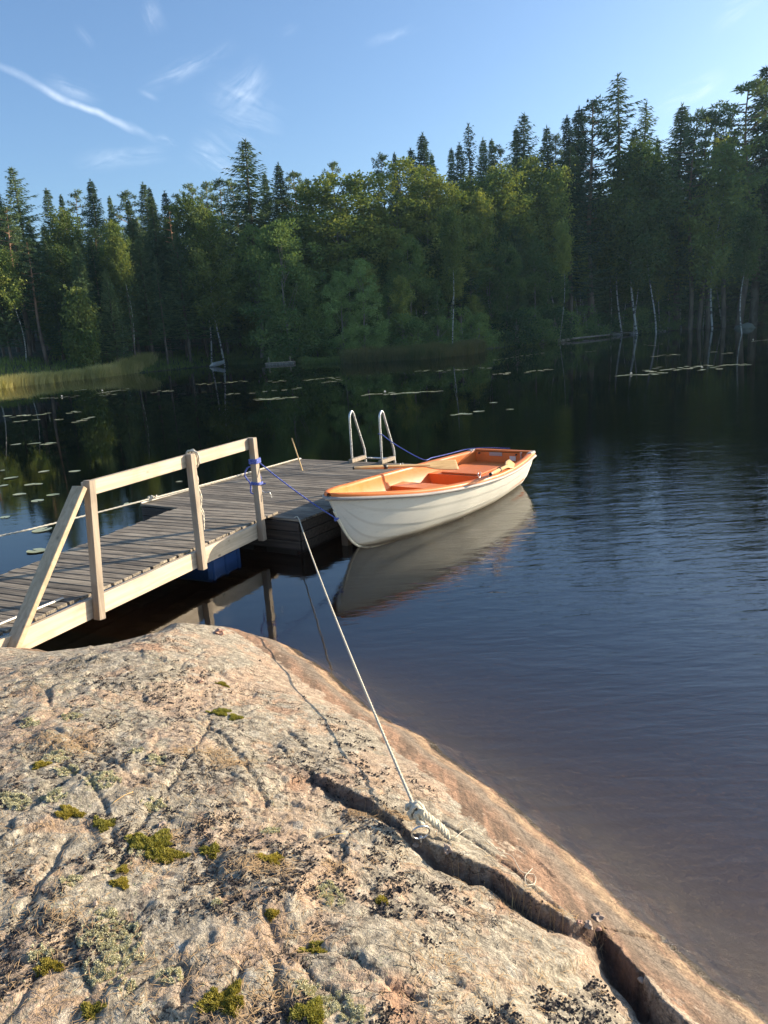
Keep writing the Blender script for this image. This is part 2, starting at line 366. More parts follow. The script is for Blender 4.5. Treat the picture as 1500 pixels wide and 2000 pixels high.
# ------------------------------------------------------------------ far terrain
FAR = [(-160, 25), (-75, 42), (-45, 55), (-31, 65), (-24, 76), (-17, 88), (-11, 88), (-3, 79), (5, 79.5), (12.3, 84), (23, 94), (34.8, 112), (45, 119), (56, 126), (66, 127), (70, 110), (78, 98), (100, 101), (140, 106), (190, 108), (420, 110)]
def far_height(x, y):
    d, _ = pdist(x, y, FAR, True)
    sl = np.interp(x, [-60, -10, 10, 25, 45, 80], [.17, .17, .18, .3, .42, .9])
    lim = np.interp(x, [-60, -10, 10, 30, 60, 80, 120], [24, 22, 18, 20, 25, 23, 24])
    dd = np.maximum(d, 0)
    z = .55*(1-np.exp(-dd/1.5))+lim*(1-np.exp(-sl*dd/lim))+np.minimum(d, 0)*.25
    z = z+.35*fbm(x*.15, y*.15, 3)*sstep(d, 0, 5)+.12*fbm(x*.8, y*.8, 2)*sstep(d, 0, 2)
    return np.maximum(z, -3), d
fx = axis([(-400, -60, 12), (-60, 90, .9), (90, 420, 8)]); fy = axis([(20, 60, 2), (60, 150, .9), (150, 420, 9)])
X, Y = np.meshgrid(fx, fy); Z, D = far_height(X, Y); nx, ny = len(fx), len(fy)
ii, jj = np.meshgrid(np.arange(nx-1), np.arange(ny-1)); q = (jj*nx+ii).ravel()
m, t, b = material('forest_floor'); P = t.new('ShaderNodeTexCoord').outputs['Object']
c = t.mix(t.maprange(t.noise(P, .35, 5), .42, .58), (.035, .055, .018), (.075, .065, .03)); c = t.mix(t.maprange(t.noise(P, 2.5, 5), .5, .65), c, (.05, .035, .022))
t.l.new(c, b.inputs['Base Color']); b.inputs['Roughness'].default_value = .95; bump(t, b, t.noise(P, 4, 5), .3)
tag(link('far_bank', fast_mesh('far_bank', np.stack([X.ravel(), Y.ravel(), Z.ravel()], 1), np.stack([q, q+1, q+nx+1, q+nx], 1), m, True)), kind='structure')

# lakebed and water ------------------------------------------------------------
m, t, b = material('lakebed_mud'); P = t.new('ShaderNodeTexCoord').outputs['Object']
t.l.new(t.mix(t.noise(P, 1.2, 5), (.22, .15, .09), (.12, .085, .05)), b.inputs['Base Color']); b.inputs['Roughness'].default_value = 1
lb = MB(); lb.quads([(-500, -200, -3.2), (500, -200, -3.2), (500, 500, -3.2), (-500, 500, -3.2)], [[0, 1, 2, 3]])
tag(lb.build('lakebed', m), kind='structure')
m = bpy.data.materials.new('lake_water'); m.use_nodes = True; t = NT(m.node_tree); t.n.remove(t.n['Principled BSDF'])
P = t.new('ShaderNodeTexCoord').outputs['Object']
sep = t.new('ShaderNodeSeparateXYZ'); t.l.new(P, sep.inputs[0])
r1 = t.noise(t.scale(P, (3.0, 10.5, 1), (0, 0, 0), (0, 0, -.12)), 1., 3, .5, .5)
r2 = t.noise(t.scale(P, (9, 27, 1), (3, 0, 0), (0, 0, .2)), 1., 2, .5, .3)
r3 = t.noise(t.scale(P, (.9, 2.6, 1), (7, 0, 0), (0, 0, -.25)), 1., 2, .5)
hgt = t.math('ADD', t.math('MULTIPLY', r1, .6), t.math('ADD', t.math('MULTIPLY', r2, .16), t.math('MULTIPLY', r3, .9)))
calm = t.math('MULTIPLY', t.maprange(t.math('ADD', sep.outputs[1], t.math('MULTIPLY', sep.outputs[0], -.35)), 9, 22, 1, .07), t.maprange(t.noise(P, .12, 3), .3, .6, .55, 1.2))
near = t.maprange(t.math('ADD', sep.outputs[0], t.math('MULTIPLY', t.math('SUBTRACT', sep.outputs[1], 6), -.25)), -1.8, 2.4, .28, 1.45)
bp = t.new('ShaderNodeBump'); bp.inputs['Distance'].default_value = .0062; t.put(bp, 'Strength', t.math('MULTIPLY', calm, near)); t.put(bp, 'Height', hgt)
fr = t.new('ShaderNodeFresnel'); bk = t.new('ShaderNodeNewGeometry').outputs['Backfacing']; t.put(fr, 'IOR', t.math('ADD', 1.95, t.math('MULTIPLY', bk, 1/1.95-1.95))); t.l.new(bp.outputs[0], fr.inputs['Normal'])
gl = t.new('ShaderNodeBsdfGlossy'); gl.inputs['Roughness'].default_value = .015; t.l.new(bp.outputs[0], gl.inputs['Normal'])
tr = t.new('ShaderNodeBsdfTransparent')
mx = t.new('ShaderNodeMixShader'); t.l.new(fr.outputs[0], mx.inputs[0]); t.l.new(tr.outputs[0], mx.inputs[1]); t.l.new(gl.outputs[0], mx.inputs[2])
va = t.new('ShaderNodeVolumeAbsorption'); va.inputs['Color'].default_value = (.64, .51, .33, 1); va.inputs['Density'].default_value = .75
out = t.n['Material Output']; t.l.new(mx.outputs[0], out.inputs['Surface']); t.l.new(va.outputs[0], out.inputs['Volume'])
x0, x1, y0, y1, zb = -500, 500, -200, 500, -4
wv = [(x0, y0, zb), (x1, y0, zb), (x1, y1, zb), (x0, y1, zb), (x0, y0, 0), (x1, y0, 0), (x1, y1, 0), (x0, y1, 0)]
wf = [[3, 2, 1, 0], [4, 5, 6, 7], [0, 1, 5, 4], [1, 2, 6, 5], [2, 3, 7, 6], [3, 0, 4, 7]]
tag(link('water', fast_mesh('water', wv, wf, m)), kind='structure')

# ------------------------------------------------------------------ materials for made things
def wood(name, c1, c2, grain=(1.5, 26, 26), rough=.75, knots=False, bstr=.6, rot=(0, 0, 0), var=.35):
    m, t, b = material(name); P = t.new('ShaderNodeTexCoord').outputs['Object']
    rn = t.new('ShaderNodeAttribute', attribute_name='rnd').outputs['Fac']
    Q = t.vmath('ADD', t.scale(P, grain, rot=rot), t.new('ShaderNodeCombineXYZ', inp={0: t.math('MULTIPLY', rn, 37.), 1: t.math('MULTIPLY', rn, 91.), 2: 0.}).outputs[0])
    g = t.noise(Q, 1., 5, .65, .3); g2 = t.noise(P, 3, 4, .6)
    c = t.mix(t.maprange(g, .3, .7), c1, c2)
    c = t.mix(1., c, t.mix(rn, (1-var,)*3, (1+var,)*3), 'MULTIPLY')
    c = t.mix(t.math('MULTIPLY', t.maprange(g2, .5, .7), .35), c, tuple(x*.55 for x in c1))
    if knots:
        vo = t.new('ShaderNodeTexVoronoi'); t.put(vo, 'Vector', t.scale(P, (3.2, 6, 6), rot=rot)); vo.inputs['Scale'].default_value = 1
        c = t.mix(t.maprange(vo.outputs['Distance'], .04, .13, .75, 0), c, tuple(x*.32 for x in c1))
    t.l.new(c, b.inputs['Base Color']); b.inputs['Roughness'].default_value = rough
    bump(t, b, g, .004, bstr); return m
M_DECK = wood('weathered_deck', (.075, .058, .038), (.33, .28, .205), (2.6, 55, 55), .75, var=.42, bstr=1.)
M_FASCIA = wood('dark_fascia', (.055, .042, .03), (.13, .10, .075), (2, 40, 40), .8)
M_PALE = wood('pale_pine', (.43, .345, .235), (.60, .495, .355), (1.6, 34, 34), .62, True, .35, var=.12)
M_GREY = wood('grey_pine', (.30, .235, .165), (.44, .36, .26), (26, 26, 1.6), .7, False, .4, var=.12)
def plain(name, col, rough=.5, metal=0., nscale=20, nvar=.15, bdist=0., coat=0.):
    m, t, b = material(name); P = t.new('ShaderNodeTexCoord').outputs['Object']
    n = t.noise(P, nscale, 5, .6)
    t.l.new(t.mix(n, tuple(x*(1-nvar) for x in col), tuple(min(1, x*(1+nvar)) for x in col)), b.inputs['Base Color'])
    t.put(b, 'Roughness', t.maprange(t.noise(P, nscale*.6, 3), .3, .7, max(.02, rough-.08), min(1, rough+.08))); b.inputs['Metallic'].default_value = metal
    if coat: b.inputs['Coat Weight'].default_value = coat
    if bdist: bump(t, b, n, bdist)
    return m
def rope_mat(name, c1, c2, ang=500.):
    m, t, b = material(name); P = t.new('ShaderNodeTexCoord').outputs['Object']
    n = t.noise(P, ang, 2, .6); t.l.new(t.mix(t.maprange(n, .42, .58), c1, c2), b.inputs['Base Color']); b.inputs['Roughness'].default_value = .85
    bump(t, b, n, .002); return m
M_ROPE = rope_mat('hemp_rope', (.50, .44, .31), (.80, .74, .57)); M_BLUE = rope_mat('blue_rope', (.012, .03, .30), (.22, .28, .62), 160); M_WROPE = rope_mat('white_rope', (.50, .45, .34), (.72, .67, .54))
M_GALV = plain('galvanised_steel', (.62, .62, .60), .32, .9, 60, .12); M_ALU = plain('dull_aluminium', (.36, .35, .33), .5, .6, 30)
M_DRUM = plain('blue_plastic', (.008, .06, .2), .45, 0, 8); M_BLACK = plain('black_plastic', (.02, .02, .02), .5)
M_ORANGE = plain('orange_gelcoat', (.74, .205, .038), .45, 0, 9, .16); M_CREAM = plain('cream_gelcoat', (.74, .69, .52), .27, 0, 5, .06)
M_RUB = plain('grey_rubber', (.36, .33, .29), .6, 0, 20, .2); M_OAR = wood('varnished_oar', (.62, .38, .14), (.80, .55, .24), (3, 30, 30), .35, False, .15, var=.03)
M_WHITEP = plain('white_paint', (.72, .68, .58), .5)
M_LABEL = plain('worn_plate', (.42, .36, .31), .5, 0, 90, .4)

# ------------------------------------------------------------------ floating platform
A = np.array([-.945, 8.008]); Bc = np.array([-3.143, 9.40]); ex = (A-Bc)/np.linalg.norm(A-Bc); ey = np.array([-ex[1], ex[0]])
ZP = .35; W, LN = 2.60, 3.42; prz = math.atan2(ex[1], ex[0])
plat = empty('floating_platform', (Bc[0], Bc[1], 0), prz, 'low square swimming platform of weathered grey planks floating on the lake', 'floating dock')
d = MB(); y = 0; k = 0; pw = LN/32
while y < LN-.02:
    ov = random.uniform(-.006, .006)
    d.beam((-.02+ov, y+pw/2, ZP-.014+random.uniform(-.0015, .0015)), (W+.02+ov, y+pw/2, ZP-.014+random.uniform(-.0015, .0015)), pw-.011, .028, bev=.003); y += pw
d.build('deck_planks', M_DECK, plat)
for (a, b_) in (((.0, -.0, 0), (W, 0, 0)), ((W, 0, 0), (W, LN, 0)), ((W, LN, 0), (0, LN, 0)), ((0, LN, 0), (0, 0, 0))):
    f = MB(); a = np.array(a); b_ = np.array(b_); n_ = (b_-a)/np.linalg.norm(b_-a)
    for i in range(3): f.beam(a+n_*.015+np.array([0, 0, ZP-.088-i*.112]), b_-n_*.015+np.array([0, 0, ZP-.088-i*.112]), .03, .104, bev=.005)
    f.build('side_boards', M_FASCIA, plat)
f = MB()
for i in range(4): f.beam((.3+i*.65, .05, .08), (.3+i*.65, LN-.05, .08), .45, .35)
f.build('float', M_BLACK, plat)
f = MB(); f.tube([(-.015, .02, ZP+.012), (-.015, LN-.02, ZP+.012)], .011); f.build('edge_batten', M_WHITEP, plat)
f = MB(); f.beam((W+.07, .78, -.15), (W+.07, .78, ZP-.03), .10, .09, up=(1, 0, 0)); f.build('fender_post', M_GREY, plat)
def plw(x, y, z): return np.array([Bc[0]+ex[0]*x+ey[0]*y, Bc[1]+ex[1]*x+ey[1]*y, z])
def w2p(P): v = np.array(P[:2])-Bc; return v@ex, v@ey
# white pole behind the platform
pt = at_y(570, 856, 11.3); pb = at_y(586, 905, 11.2)
f = MB(); f.tube([pb+(pb-pt)*.9, pb, pt], [.011, .011, .009]); f.build('slim_pole', M_OAR)
tag(bpy.data.objects['slim_pole'], 'thin pale pole leaning up from the water behind the platform edge', 'pole')

# ------------------------------------------------------------------ gangway
g1 = np.array([-1.45, 7.95]); g0 = np.array([-2.64, 5.45]); gd = (g1-g0)/np.linalg.norm(g1-g0); gp = np.array([-gd[1], gd[0]])
Z_G = .375; grz = math.atan2(gd[1], gd[0])
gang = empty('gangway', (g1[0], g1[1], 0), grz, 'narrow gangway of grey planks between the rock and the platform', 'gangway')
# local x along (towards platform), y to the left (away from the camera)
d = MB(); x = .42; pw = .118
while x > -4.6:
    wd = 1.40-.05*min(3, -x+.4) if x < .4 else 1.4
    y0 = .0 if x < .0 else .0
    o = random.uniform(-.02, .02); z_ = Z_G-.014+random.uniform(-.002, .002)
    sk = random.uniform(-.006, .006)
    d.beam((x+sk, y0-.012+random.uniform(-.012, .012), z_+.004*(x > 0)), (x-sk, wd+o, z_+.004*(x > 0)), pw-random.uniform(.012, .02), .028, bev=.004); x -= pw
M_DECKY = wood('weathered_gangway', (.075, .058, .038), (.33, .28, .205), (55, 2.6, 55), .75, var=.42, bstr=1.)
d.build('deck_planks', M_DECKY, gang)
d = MB(); d.beam((.02, -.045, .275), (-3.32, -.045, .262), .045, .165, bev=.004); d.build('side_board', M_PALE, gang)
d = MB(); d.beam((-.35, 1.3, .28), (-4.5, 1.2, .28), .045, .13, bev=.004); d.build('side_board', M_FASCIA, gang)
d = MB(); d.beam((.0, .55, .28), (-4.5, .55, .28), .045, .13, bev=.004); d.build('joist', M_FASCIA, gang)
d = MB(); d.tube([(-2.55, .10, Z_G+.012), (-4.4, .16, Z_G+.012)], .013); d.build('metal_strip', M_ALU, gang)
def gl(P): v = np.array(P[:2])-g1; return np.array([v@gd, v@gp, P[2]])
posts = []
for (bx, tx) in ((-.01, .0), (-1.06, -1.03), (-2.40, -2.28)):
    pb = np.array([bx, -.105, .17]); ptp = np.array([tx, -.10, 1.31])
    d = MB(); d.beam(pb, ptp, .07, .07, up=(1, 0, 0), bev=.004); posts.append((pb, ptp)); d.build('post', M_GREY, gang)
top = gl(at_z(507, 858, 1.27)); 
d = MB(); d.beam((-2.30, -.045, 1.235), (.06, -.045, 1.245), .045, .12, bev=.004); d.build('handrail', M_PALE, gang)
d = MB(); d.beam((-2.36, -.075, 1.27), (-3.27, -.10, .20), .045, .125, up=(0, 1, 0), bev=.004)
M_PALE2 = wood('pale_brace', (.42, .31, .18), (.58, .45, .28), (14, 34, 14), .62, True, .35, var=.05)
d.v = [d.v[0]]; br = d.build('brace', M_PALE2, gang)
def gw(x, y, z): return np.array([g1[0]+gd[0]*x+gp[0]*y, g1[1]+gd[1]*x+gp[1]*y, z])
# blue float drum under the gangway
d = MB(); d.beam(gw(-.68, .50, .0), gw(-.12, .50, .0), .76, .25, bev=.03)
for k_ in range(3): d.beam(gw(-.62+k_*.22, .10, .01), gw(-.62+k_*.22, .90, .01), .05, .25, bev=.015)
tag(d.build('float_block', M_DRUM), 'blue plastic float block in the shade under the gangway', 'float')

# ------------------------------------------------------------------ bathing ladder
lad = empty('bathing_ladder', plw(2.05, LN-.15, ZP), prz, 'galvanised bathing ladder with two arched handrails at the far edge of the platform', 'ladder')
lp = []
for px in ((688, 901), (746, 903)):
    P_ = at_z(px[0], px[1], ZP+.02); u, v = w2p(P_); lp.append((u, v))
lu0, lv0 = w2p(lad.location)
for (u, v) in lp:
    u -= lu0; v = v-lv0
    h = .80
    path = spline([(u, v, .02), (u, v+.005, .35), (u, v+.01, .66), (u+.0, v+.025, .755), (u, v+.075, .80), (u, v+.125, .765), (u, v+.165, .66), (u+.005, v+.34, .22), (u+.005, v+.37, .12), (u+.005, v+.385, -.3), (u+.005, v+.39, -1.0)], 6)
    d = MB(); d.tube(path, .0185, n=8); d.build('handrail', M_GALV, lad, True)
    d = MB(); d.beam((u, v-.05, .03), (u, v+.35, .03), .07, .058, up=(0, 0, 1), bev=.005); d.build('foot_block', M_GREY, lad)
for zz in (-.02, -.28, -.54):
    d = MB(); u0, v0 = lp[0][0]-lu0, lp[0][1]-lv0+.385; u1, v1 = lp[1][0]-lu0, lp[1][1]-lv0+.385
    d.tube([(u0, v0, zz+.03), (u1, v1, zz+.03)], .016); d.build('rung', M_GALV, lad, True)

# ------------------------------------------------------------------ rowing boat (local x: bow 0 -> stern, y: + towards camera right, z up)
BB = np.array([-.57, 7.62]); ba = np.array([.587, .81]); bb = np.array([.81, -.587])
def bw(s, t_, z): return np.array([BB[0]+ba[0]*s+bb[0]*t_, BB[1]+ba[1]*s+bb[1]*t_, z])
brz = math.atan2(ba[1], ba[0]); BL = 4.09
boat = empty('rowing_boat', (BB[0], BB[1], 0), brz, 'cream rowing boat with a bright orange inside moored beside the platform', 'rowing boat')
HS = [0, .03, .12, .25, .5, .8, 1.3, 1.9, 2.5, 3.0, 3.6, 4.09]; HB = [.0, .07, .15, .24, .37, .49, .625, .715, .735, .70, .605, .49]
SS = [0, .5, 1, 1.5, 2, 2.5, 3, 3.6, 4.09]; SZ = [.71, .645, .58, .54, .51, .49, .483, .488, .50]
KS = [0, .05, .12, .2, .3, .4, .5, .7, 1.2, 3, 4.09]; KZ = [.66, .55, .41, .27, .13, .04, -.01, -.06, -.10, -.10, -.055]
def hb(s): return np.interp(s, HS, HB)
def shz(s): return np.interp(s, SS, SZ)
def kz(s): return np.interp(s, KS, KZ)
stn = np.concatenate([np.linspace(.004, .1, 7), np.linspace(.14, .9, 22), np.linspace(.97, BL, 44)])
def smooth_interp(f, s):
    return np.mean([f(np.clip(s+o, 0, BL)) for o in np.linspace(-.12, .12, 7)*min(1, max(.02, s/.5))], axis=0)
NV = 44
def hull_pt(s, v):
    """v 0 sheer .. 1 keel"""
    H_, S_, K_ = smooth_interp(hb, s), smooth_interp(shz, s), smooth_interp(kz, s)
    S_ -= .03; u = 1-v
    full = np.interp(s, [0, 1, 2, 4.09], [.95, .62, .46, .42])        # V at the bow, round amidships
    y = H_*u**full*(1-.06*(1-u)); z = K_+(S_-K_)*u**np.interp(s, [0, 1.2, 4.09], [1.0, 1.45, 1.6])
    k = v*4.0; fr_ = k-math.floor(k)                                     # lapped strakes
    lap = .007*fr_ if v < .99 else 0
    return y+lap*min(1, s*3)-.0, z
V = []; 
for s in stn:
    for v in np.linspace(0, 1, NV):
        y, z = hull_pt(s, v); V.append((s, y if v < 1 else 0, z))
nS = len(stn); Vp = np.array(V); Vs = Vp*np.array([1, -1, 1])
Fp = [[i*NV+j, (i+1)*NV+j, (i+1)*NV+j+1, i*NV+j+1] for i in range(nS-1) for j in range(NV-1)]
Fs = [[a+len(Vp) for a in f[::-1]] for f in Fp]
V = np.vstack([Vp, Vs]); F = Fp+Fs
# transom
last = (nS-1)*NV
for j in range(NV-1): F.append([last+j, last+len(Vp)+j, last+len(Vp)+j+1, last+j+1])
def cream_hull():
    m, t, b = material('hull_gelcoat'); P = t.new('ShaderNodeTexCoord').outputs['Object']
    n = t.noise(t.scale(P, (1, 1, 6)), 3, 5, .6); sp_ = t.new('ShaderNodeSeparateXYZ'); t.l.new(P, sp_.inputs[0])
    c = t.mix(n, (.80, .77, .64), (.88, .86, .74))
    c = t.mix(t.math('MULTIPLY', t.maprange(t.math('ADD', sp_.outputs[2], t.math('MULTIPLY', t.noise(P, 9, 4), .05)), .04, .09, 1, 0), .6), c, (.35, .28, .17))
    c = t.mix(t.math('MULTIPLY', t.maprange(t.noise(t.scale(P, (3, 3, 14)), 3, 7, .75), .56, .72), .38), c, (.45, .39, .29))
    c = t.mix(t.math('MULTIPLY', t.maprange(t.noise(t.scale(P, (2.5, 2.5, 60)), 4, 4, .7), .62, .66), .45), c, (.36, .34, .30))
    t.l.new(c, b.inputs['Base Color']); b.inputs['Roughness'].default_value = .3; return m
link('hull', fast_mesh('hull', V, np.array(F), cream_hull(), True), boat)
# gunwale cap and liner: cap rolls from outside over to inside, then the liner wall, then the floor
def ring_loft(name, sect, mat, parent, s0=.0, closed_end=True):
    ss = stn[stn >= s0]; k = len(sect(ss[0])); V = []
    for s in ss: V += [(s+dx, y, z) for dx, y, z in sect(s)]
    V = np.array(V); n = len(ss); F = [[i*k+j, i*k+j+1, (i+1)*k+j+1, (i+1)*k+j] for i in range(n-1) for j in range(k-1)]
    Vm = V*np.array([1, -1, 1]); F2 = [[a+len(V) for a in f[::-1]] for f in F]
    return V, Vm, F, F2
def capsect(s):
    H_, S_ = smooth_interp(hb, s), smooth_interp(shz, s); w_ = min(.075, H_*.9+.004); o = .012
    return [(0, H_+o, S_-.045), (0, H_+o+.006, S_-.02), (0, H_+o-.002, S_-.004), (0, H_-.008, S_+.004), (0, H_-w_*.6, S_+.005), (0, H_-w_*.9, S_+.001), (0, H_-w_, S_-.012), (0, H_-w_-.002, S_-.03)]
V, Vm, F, F2 = ring_loft('gunwale', capsect, None, None)
link('gunwale', fast_mesh('gunwale', np.vstack([V, Vm]), np.array(F+F2), M_ORANGE, True), boat)
def linsect(s):
    H_, S_ = smooth_interp(hb, s), smooth_interp(shz, s); w_ = min(.075, H_*.9+.004); hi = max(H_-w_-.002, .0005)
    fl = max(float(kz(s))+.10, .09); fl = min(fl, S_-.05)
    if s < 1.7: fl = max(fl, np.interp(s, [0, .3, .7, 1.1, 1.7], [S_-.04, S_-.10, S_-.24, .20, .09]))
    yb = hi*np.interp(s, [0, 1, 2, 4], [.35, .55, .72, .78])
    pts = [(0, hi, S_-.028)]
    for q in np.linspace(.12, 1, 7):
        a = q*math.pi/2; pts.append((0, yb+(hi-yb)*math.cos(a)**.8 if q < 1 else yb, S_-.028+(fl-S_+.028)*(math.sin(a)**1.0*.35+q*.65)))
    pts.append((0, yb*.5, fl)); pts.append((0, 0, fl)); return pts
stn_l = stn
V, Vm, F, F2 = ring_loft('liner', linsect, None, None)
V[:, 0] = np.minimum(V[:, 0], BL-.03); Vm[:, 0] = np.minimum(Vm[:, 0], BL-.03)
F = [f[::-1] for f in F]; F2 = [f[::-1] for f in F2]
link('liner', fast_mesh('liner', np.vstack([V, Vm]), np.array(F+F2), M_ORANGE, True), boat)
# inner transom
HT, ST = float(hb(BL)), float(shz(BL))
V = []; vv = np.linspace(0, .97, 16)
for s_ in (BL-.06, BL-.02):
    for sg in (1, -1):
        for v in vv: yy, zz = hull_pt(s_, v); V.append((s_, sg*max(yy-.022, .001), zz+.012))
n_ = 16; F = []
for a in range(n_-1):
    F.append([a, n_+a, n_+a+1, a+1]); F.append([2*n_+a+1, 3*n_+a+1, 3*n_+a, 2*n_+a])
link('transom', fast_mesh('transom', V, np.array(F), M_ORANGE), boat)
d = MB(); d.beam((BL+.0, -(HT+.012), ST+.0), (BL+.0, HT+.012, ST+.0), .075, .028, bev=.01); d.build('transom_cap', M_ORANGE, boat)
def seat_slab(name, s0, s1, zt, hh, frac=.94):
    """box filling the liner between two stations, top at zt"""
    V = []; F = []; n = 8; xs = np.linspace(s0, s1, n)
    for s in xs:
        def width(z):
            pts = np.array(linsect(s))[:, 1:]; o = np.argsort(pts[:8, 1]); return float(np.interp(z, pts[:8, 1][o], pts[:8, 0][o]))
        a, b_ = width(zt)+.015, width(max(zt-hh, .1))+.015
        V += [(s, -b_, zt-hh), (s, -a, zt-.012), (s, -a+.02, zt), (s, a-.02, zt), (s, a, zt-.012), (s, b_, zt-hh)]
    for i in range(n-1):
        for j in range(5): F.append([i*6+j, i*6+j+1, (i+1)*6+j+1, (i+1)*6+j])
    F += [[0, 5, 4, 1], [1, 4, 3, 2]]; o = (n-1)*6; F += [[o+1, o+4, o+5, o], [o+2, o+3, o+4, o+1]]
    F = [f[::-1] for f in F[:-4]]+F[-4:]
    return link(name, fast_mesh(name, V, np.array(F), M_ORANGE), boat)
seat_slab('thwart', 2.02, 2.32, .34, .25)
bench = seat_slab('stern_bench', 2.95, 4.04, .335, .245)
d = MB(); d.beam((3.0, .12, .348), (3.62, .12, .348), .62, .022, bev=.008); d.build('hatch_lid', M_ORANGE, bench)
d = MB(); d.beam((2.985, .10, .30), (2.985, .14, .30), .012, .07); d.build('latch', M_GALV, bench)
d = MB(); d.beam((BL-.068, -.02, .455), (BL-.068, .19, .455), .008, .055, bev=.003); d.build('maker_plate', M_LABEL, boat)
d = MB(); d.beam((BL-.066, -.24, .40), (BL-.066, -.14, .40), .006, .07, bev=.002); d.build('sticker', M_WHITEP, boat)
d = MB(); d.tube([(BL-.075, -.33, .50), (BL-.075, -.33, .36)], .017); d.build('bracket', M_GALV, boat)
for yy in (-.25, .36):
    d = MB(); d.tube([(BL-.065, yy, .46), (BL-.08, yy, .46)], .014); d.build('drain_plug', M_BLACK, boat)
# rubbing strake
def rubpath(sg):
    return [(s, sg*(smooth_interp(hb, s)+.02), smooth_interp(shz, s)-.055) for s in stn[::1]]
rp = rubpath(1)[::-1]+[(-.022, .018, .652), (-.03, 0, .652), (-.022, -.018, .652)]+rubpath(-1)
d = MB(); d.tube(rp, .021, n=8); d.build('rubbing_strake', M_RUB, boat, True)
# caps for the two quarters
for sg in (1, -1):
    d = MB(); d.beam((BL-.16, sg*(HT+.0), ST-.01), (BL+.045, sg*(HT-.02), ST-.01), .075, .05, bev=.015); d.build('quarter_cap', M_RUB, boat)
# keel
d = MB(); kp = [(s, 0, float(smooth_interp(kz, s))-.012) for s in stn[4:]]; d.tube(kp, .014); d.build('keel', M_CREAM, boat, True)
# bow eye
ring_pts = [(.135+.022*math.cos(a)-.022, .0+.004*math.sin(a), .405+.024*math.sin(a)) for a in np.linspace(0, 2*math.pi, 18)]
d = MB(); d.tube(ring_pts, .005, n=8); d.build('bow_eye', M_GALV, boat, True)
# rowlocks
for (s, sg) in ((2.05, -1), (2.42, 1)):
    y = sg*(float(hb(s))-.03); z = float(shz(s))
    pts = [(s+.035*math.cos(a), y, z+.055+.035*math.sin(a)) for a in np.linspace(-1.25*math.pi, .25*math.pi, 14)]
    rl = MB(); rl.tube(pts, .006, n=8); rl.tube([(s, y, z-.0), (s, y, z+.022)], .007); rl.build('rowlock', M_GALV, boat, True)

# oars ---------------------------------------------------------------------------
def oar(name, p0, p1, bl, label, roll):
    """p0 handle end, p1 blade end"""
    p0 = np.array(p0); p1 = np.array(p1); L = np.linalg.norm(p1-p0); X_ = (p1-p0)/L
    up = np.array([0, 0, 1.]); Y_ = np.cross(up, X_); Y_ /= np.linalg.norm(Y_); Z_ = np.cross(X_, Y_)
    c_, s_ = math.cos(roll), math.sin(roll); Y2 = c_*Y_+s_*Z_; Z2 = -s_*Y_+c_*Z_
    o = empty(name, (0, 0, 0), 0, label, 'oar', 'wooden oars in the rowing boat')
    o.matrix_world = Matrix([[X_[0], Y2[0], Z2[0], p0[0]], [X_[1], Y2[1], Z2[1], p0[1]], [X_[2], Y2[2], Z2[2], p0[2]], [0, 0, 0, 1]])
    a = MB(); xs = [0, .005, .10, .13, .16, .3, L-bl-.1, L-bl+.1]; rs = [.015, .019, .019, .021, .024, .026, .022, .019]
    a.tube([(x, 0, 0) for x in xs], rs, n=16, cap=False); a.quads([(0, -.012, -.012), (0, .012, -.012), (0, .012, .012), (0, -.012, .012)], [[0, 1, 2, 3]]); a.build('shaft', M_OAR, o, True)
    prof = [(L-bl-.05, .020, .019), (L-bl+.03, .026, .016), (L-bl+.10, .05, .011), (L-bl+.2, .072, .009), (L-bl+.32, .080, .008), (L-.03, .082, .006), (L-.004, .078, .005), (L, .07, .003)]
    V = []; F = []
    for x, wd, th in prof:
        V += [(x, wd*math.cos(a_)*1., th*math.sin(a_)) for a_ in np.arange(12)*math.pi/6]
    for i in range(len(prof)-1):
        for j in range(12): F.append([i*12+j, i*12+(j+1) % 12, (i+1)*12+(j+1) % 12, (i+1)*12+j])
    e = (len(prof)-1)*12
    for j in range(1, 5, 1): F.append([e+j-1 if j > 1 else e, e+j, e+11-j+0, e+12-j if j > 1 else e+11])
    link('blade', fast_mesh('blade', V, np.array(F), M_OAR, True), o)
    for k_, (nm, x_, mt, r_) in enumerate((('grip', .06, M_BLACK, .0195), ('collar', .42, M_BLACK, .031))):
        a = MB(); ln = .0 if nm == 'grip' else .05
        if nm == 'grip': a.tube([(-.004, 0, 0), (.012, 0, 0)], .0205, n=8)
        else: a.tube([(x_, 0, 0), (x_+ln, 0, 0)], r_, n=8)
        a.build(nm, mt, o, True)
    return o
h1 = at_z(690, 914, .66); b1 = bw(2.95, -.16, .50)
b1 = at_z(893, 907, .52)
oar('oar', h1, b1, .52, 'varnished wooden oar lying across the boat with its blade pointing to the stern', math.radians(50))
h2 = at_z(958, 926, .60); b2 = at_z(1004, 904, .50)
dv = (b2-h2)/np.linalg.norm(b2-h2)
oar('oar', h2, h2+dv*1.28, .45, 'wooden oar seen end on beside the right gunwale over the stern bench', math.radians(40))

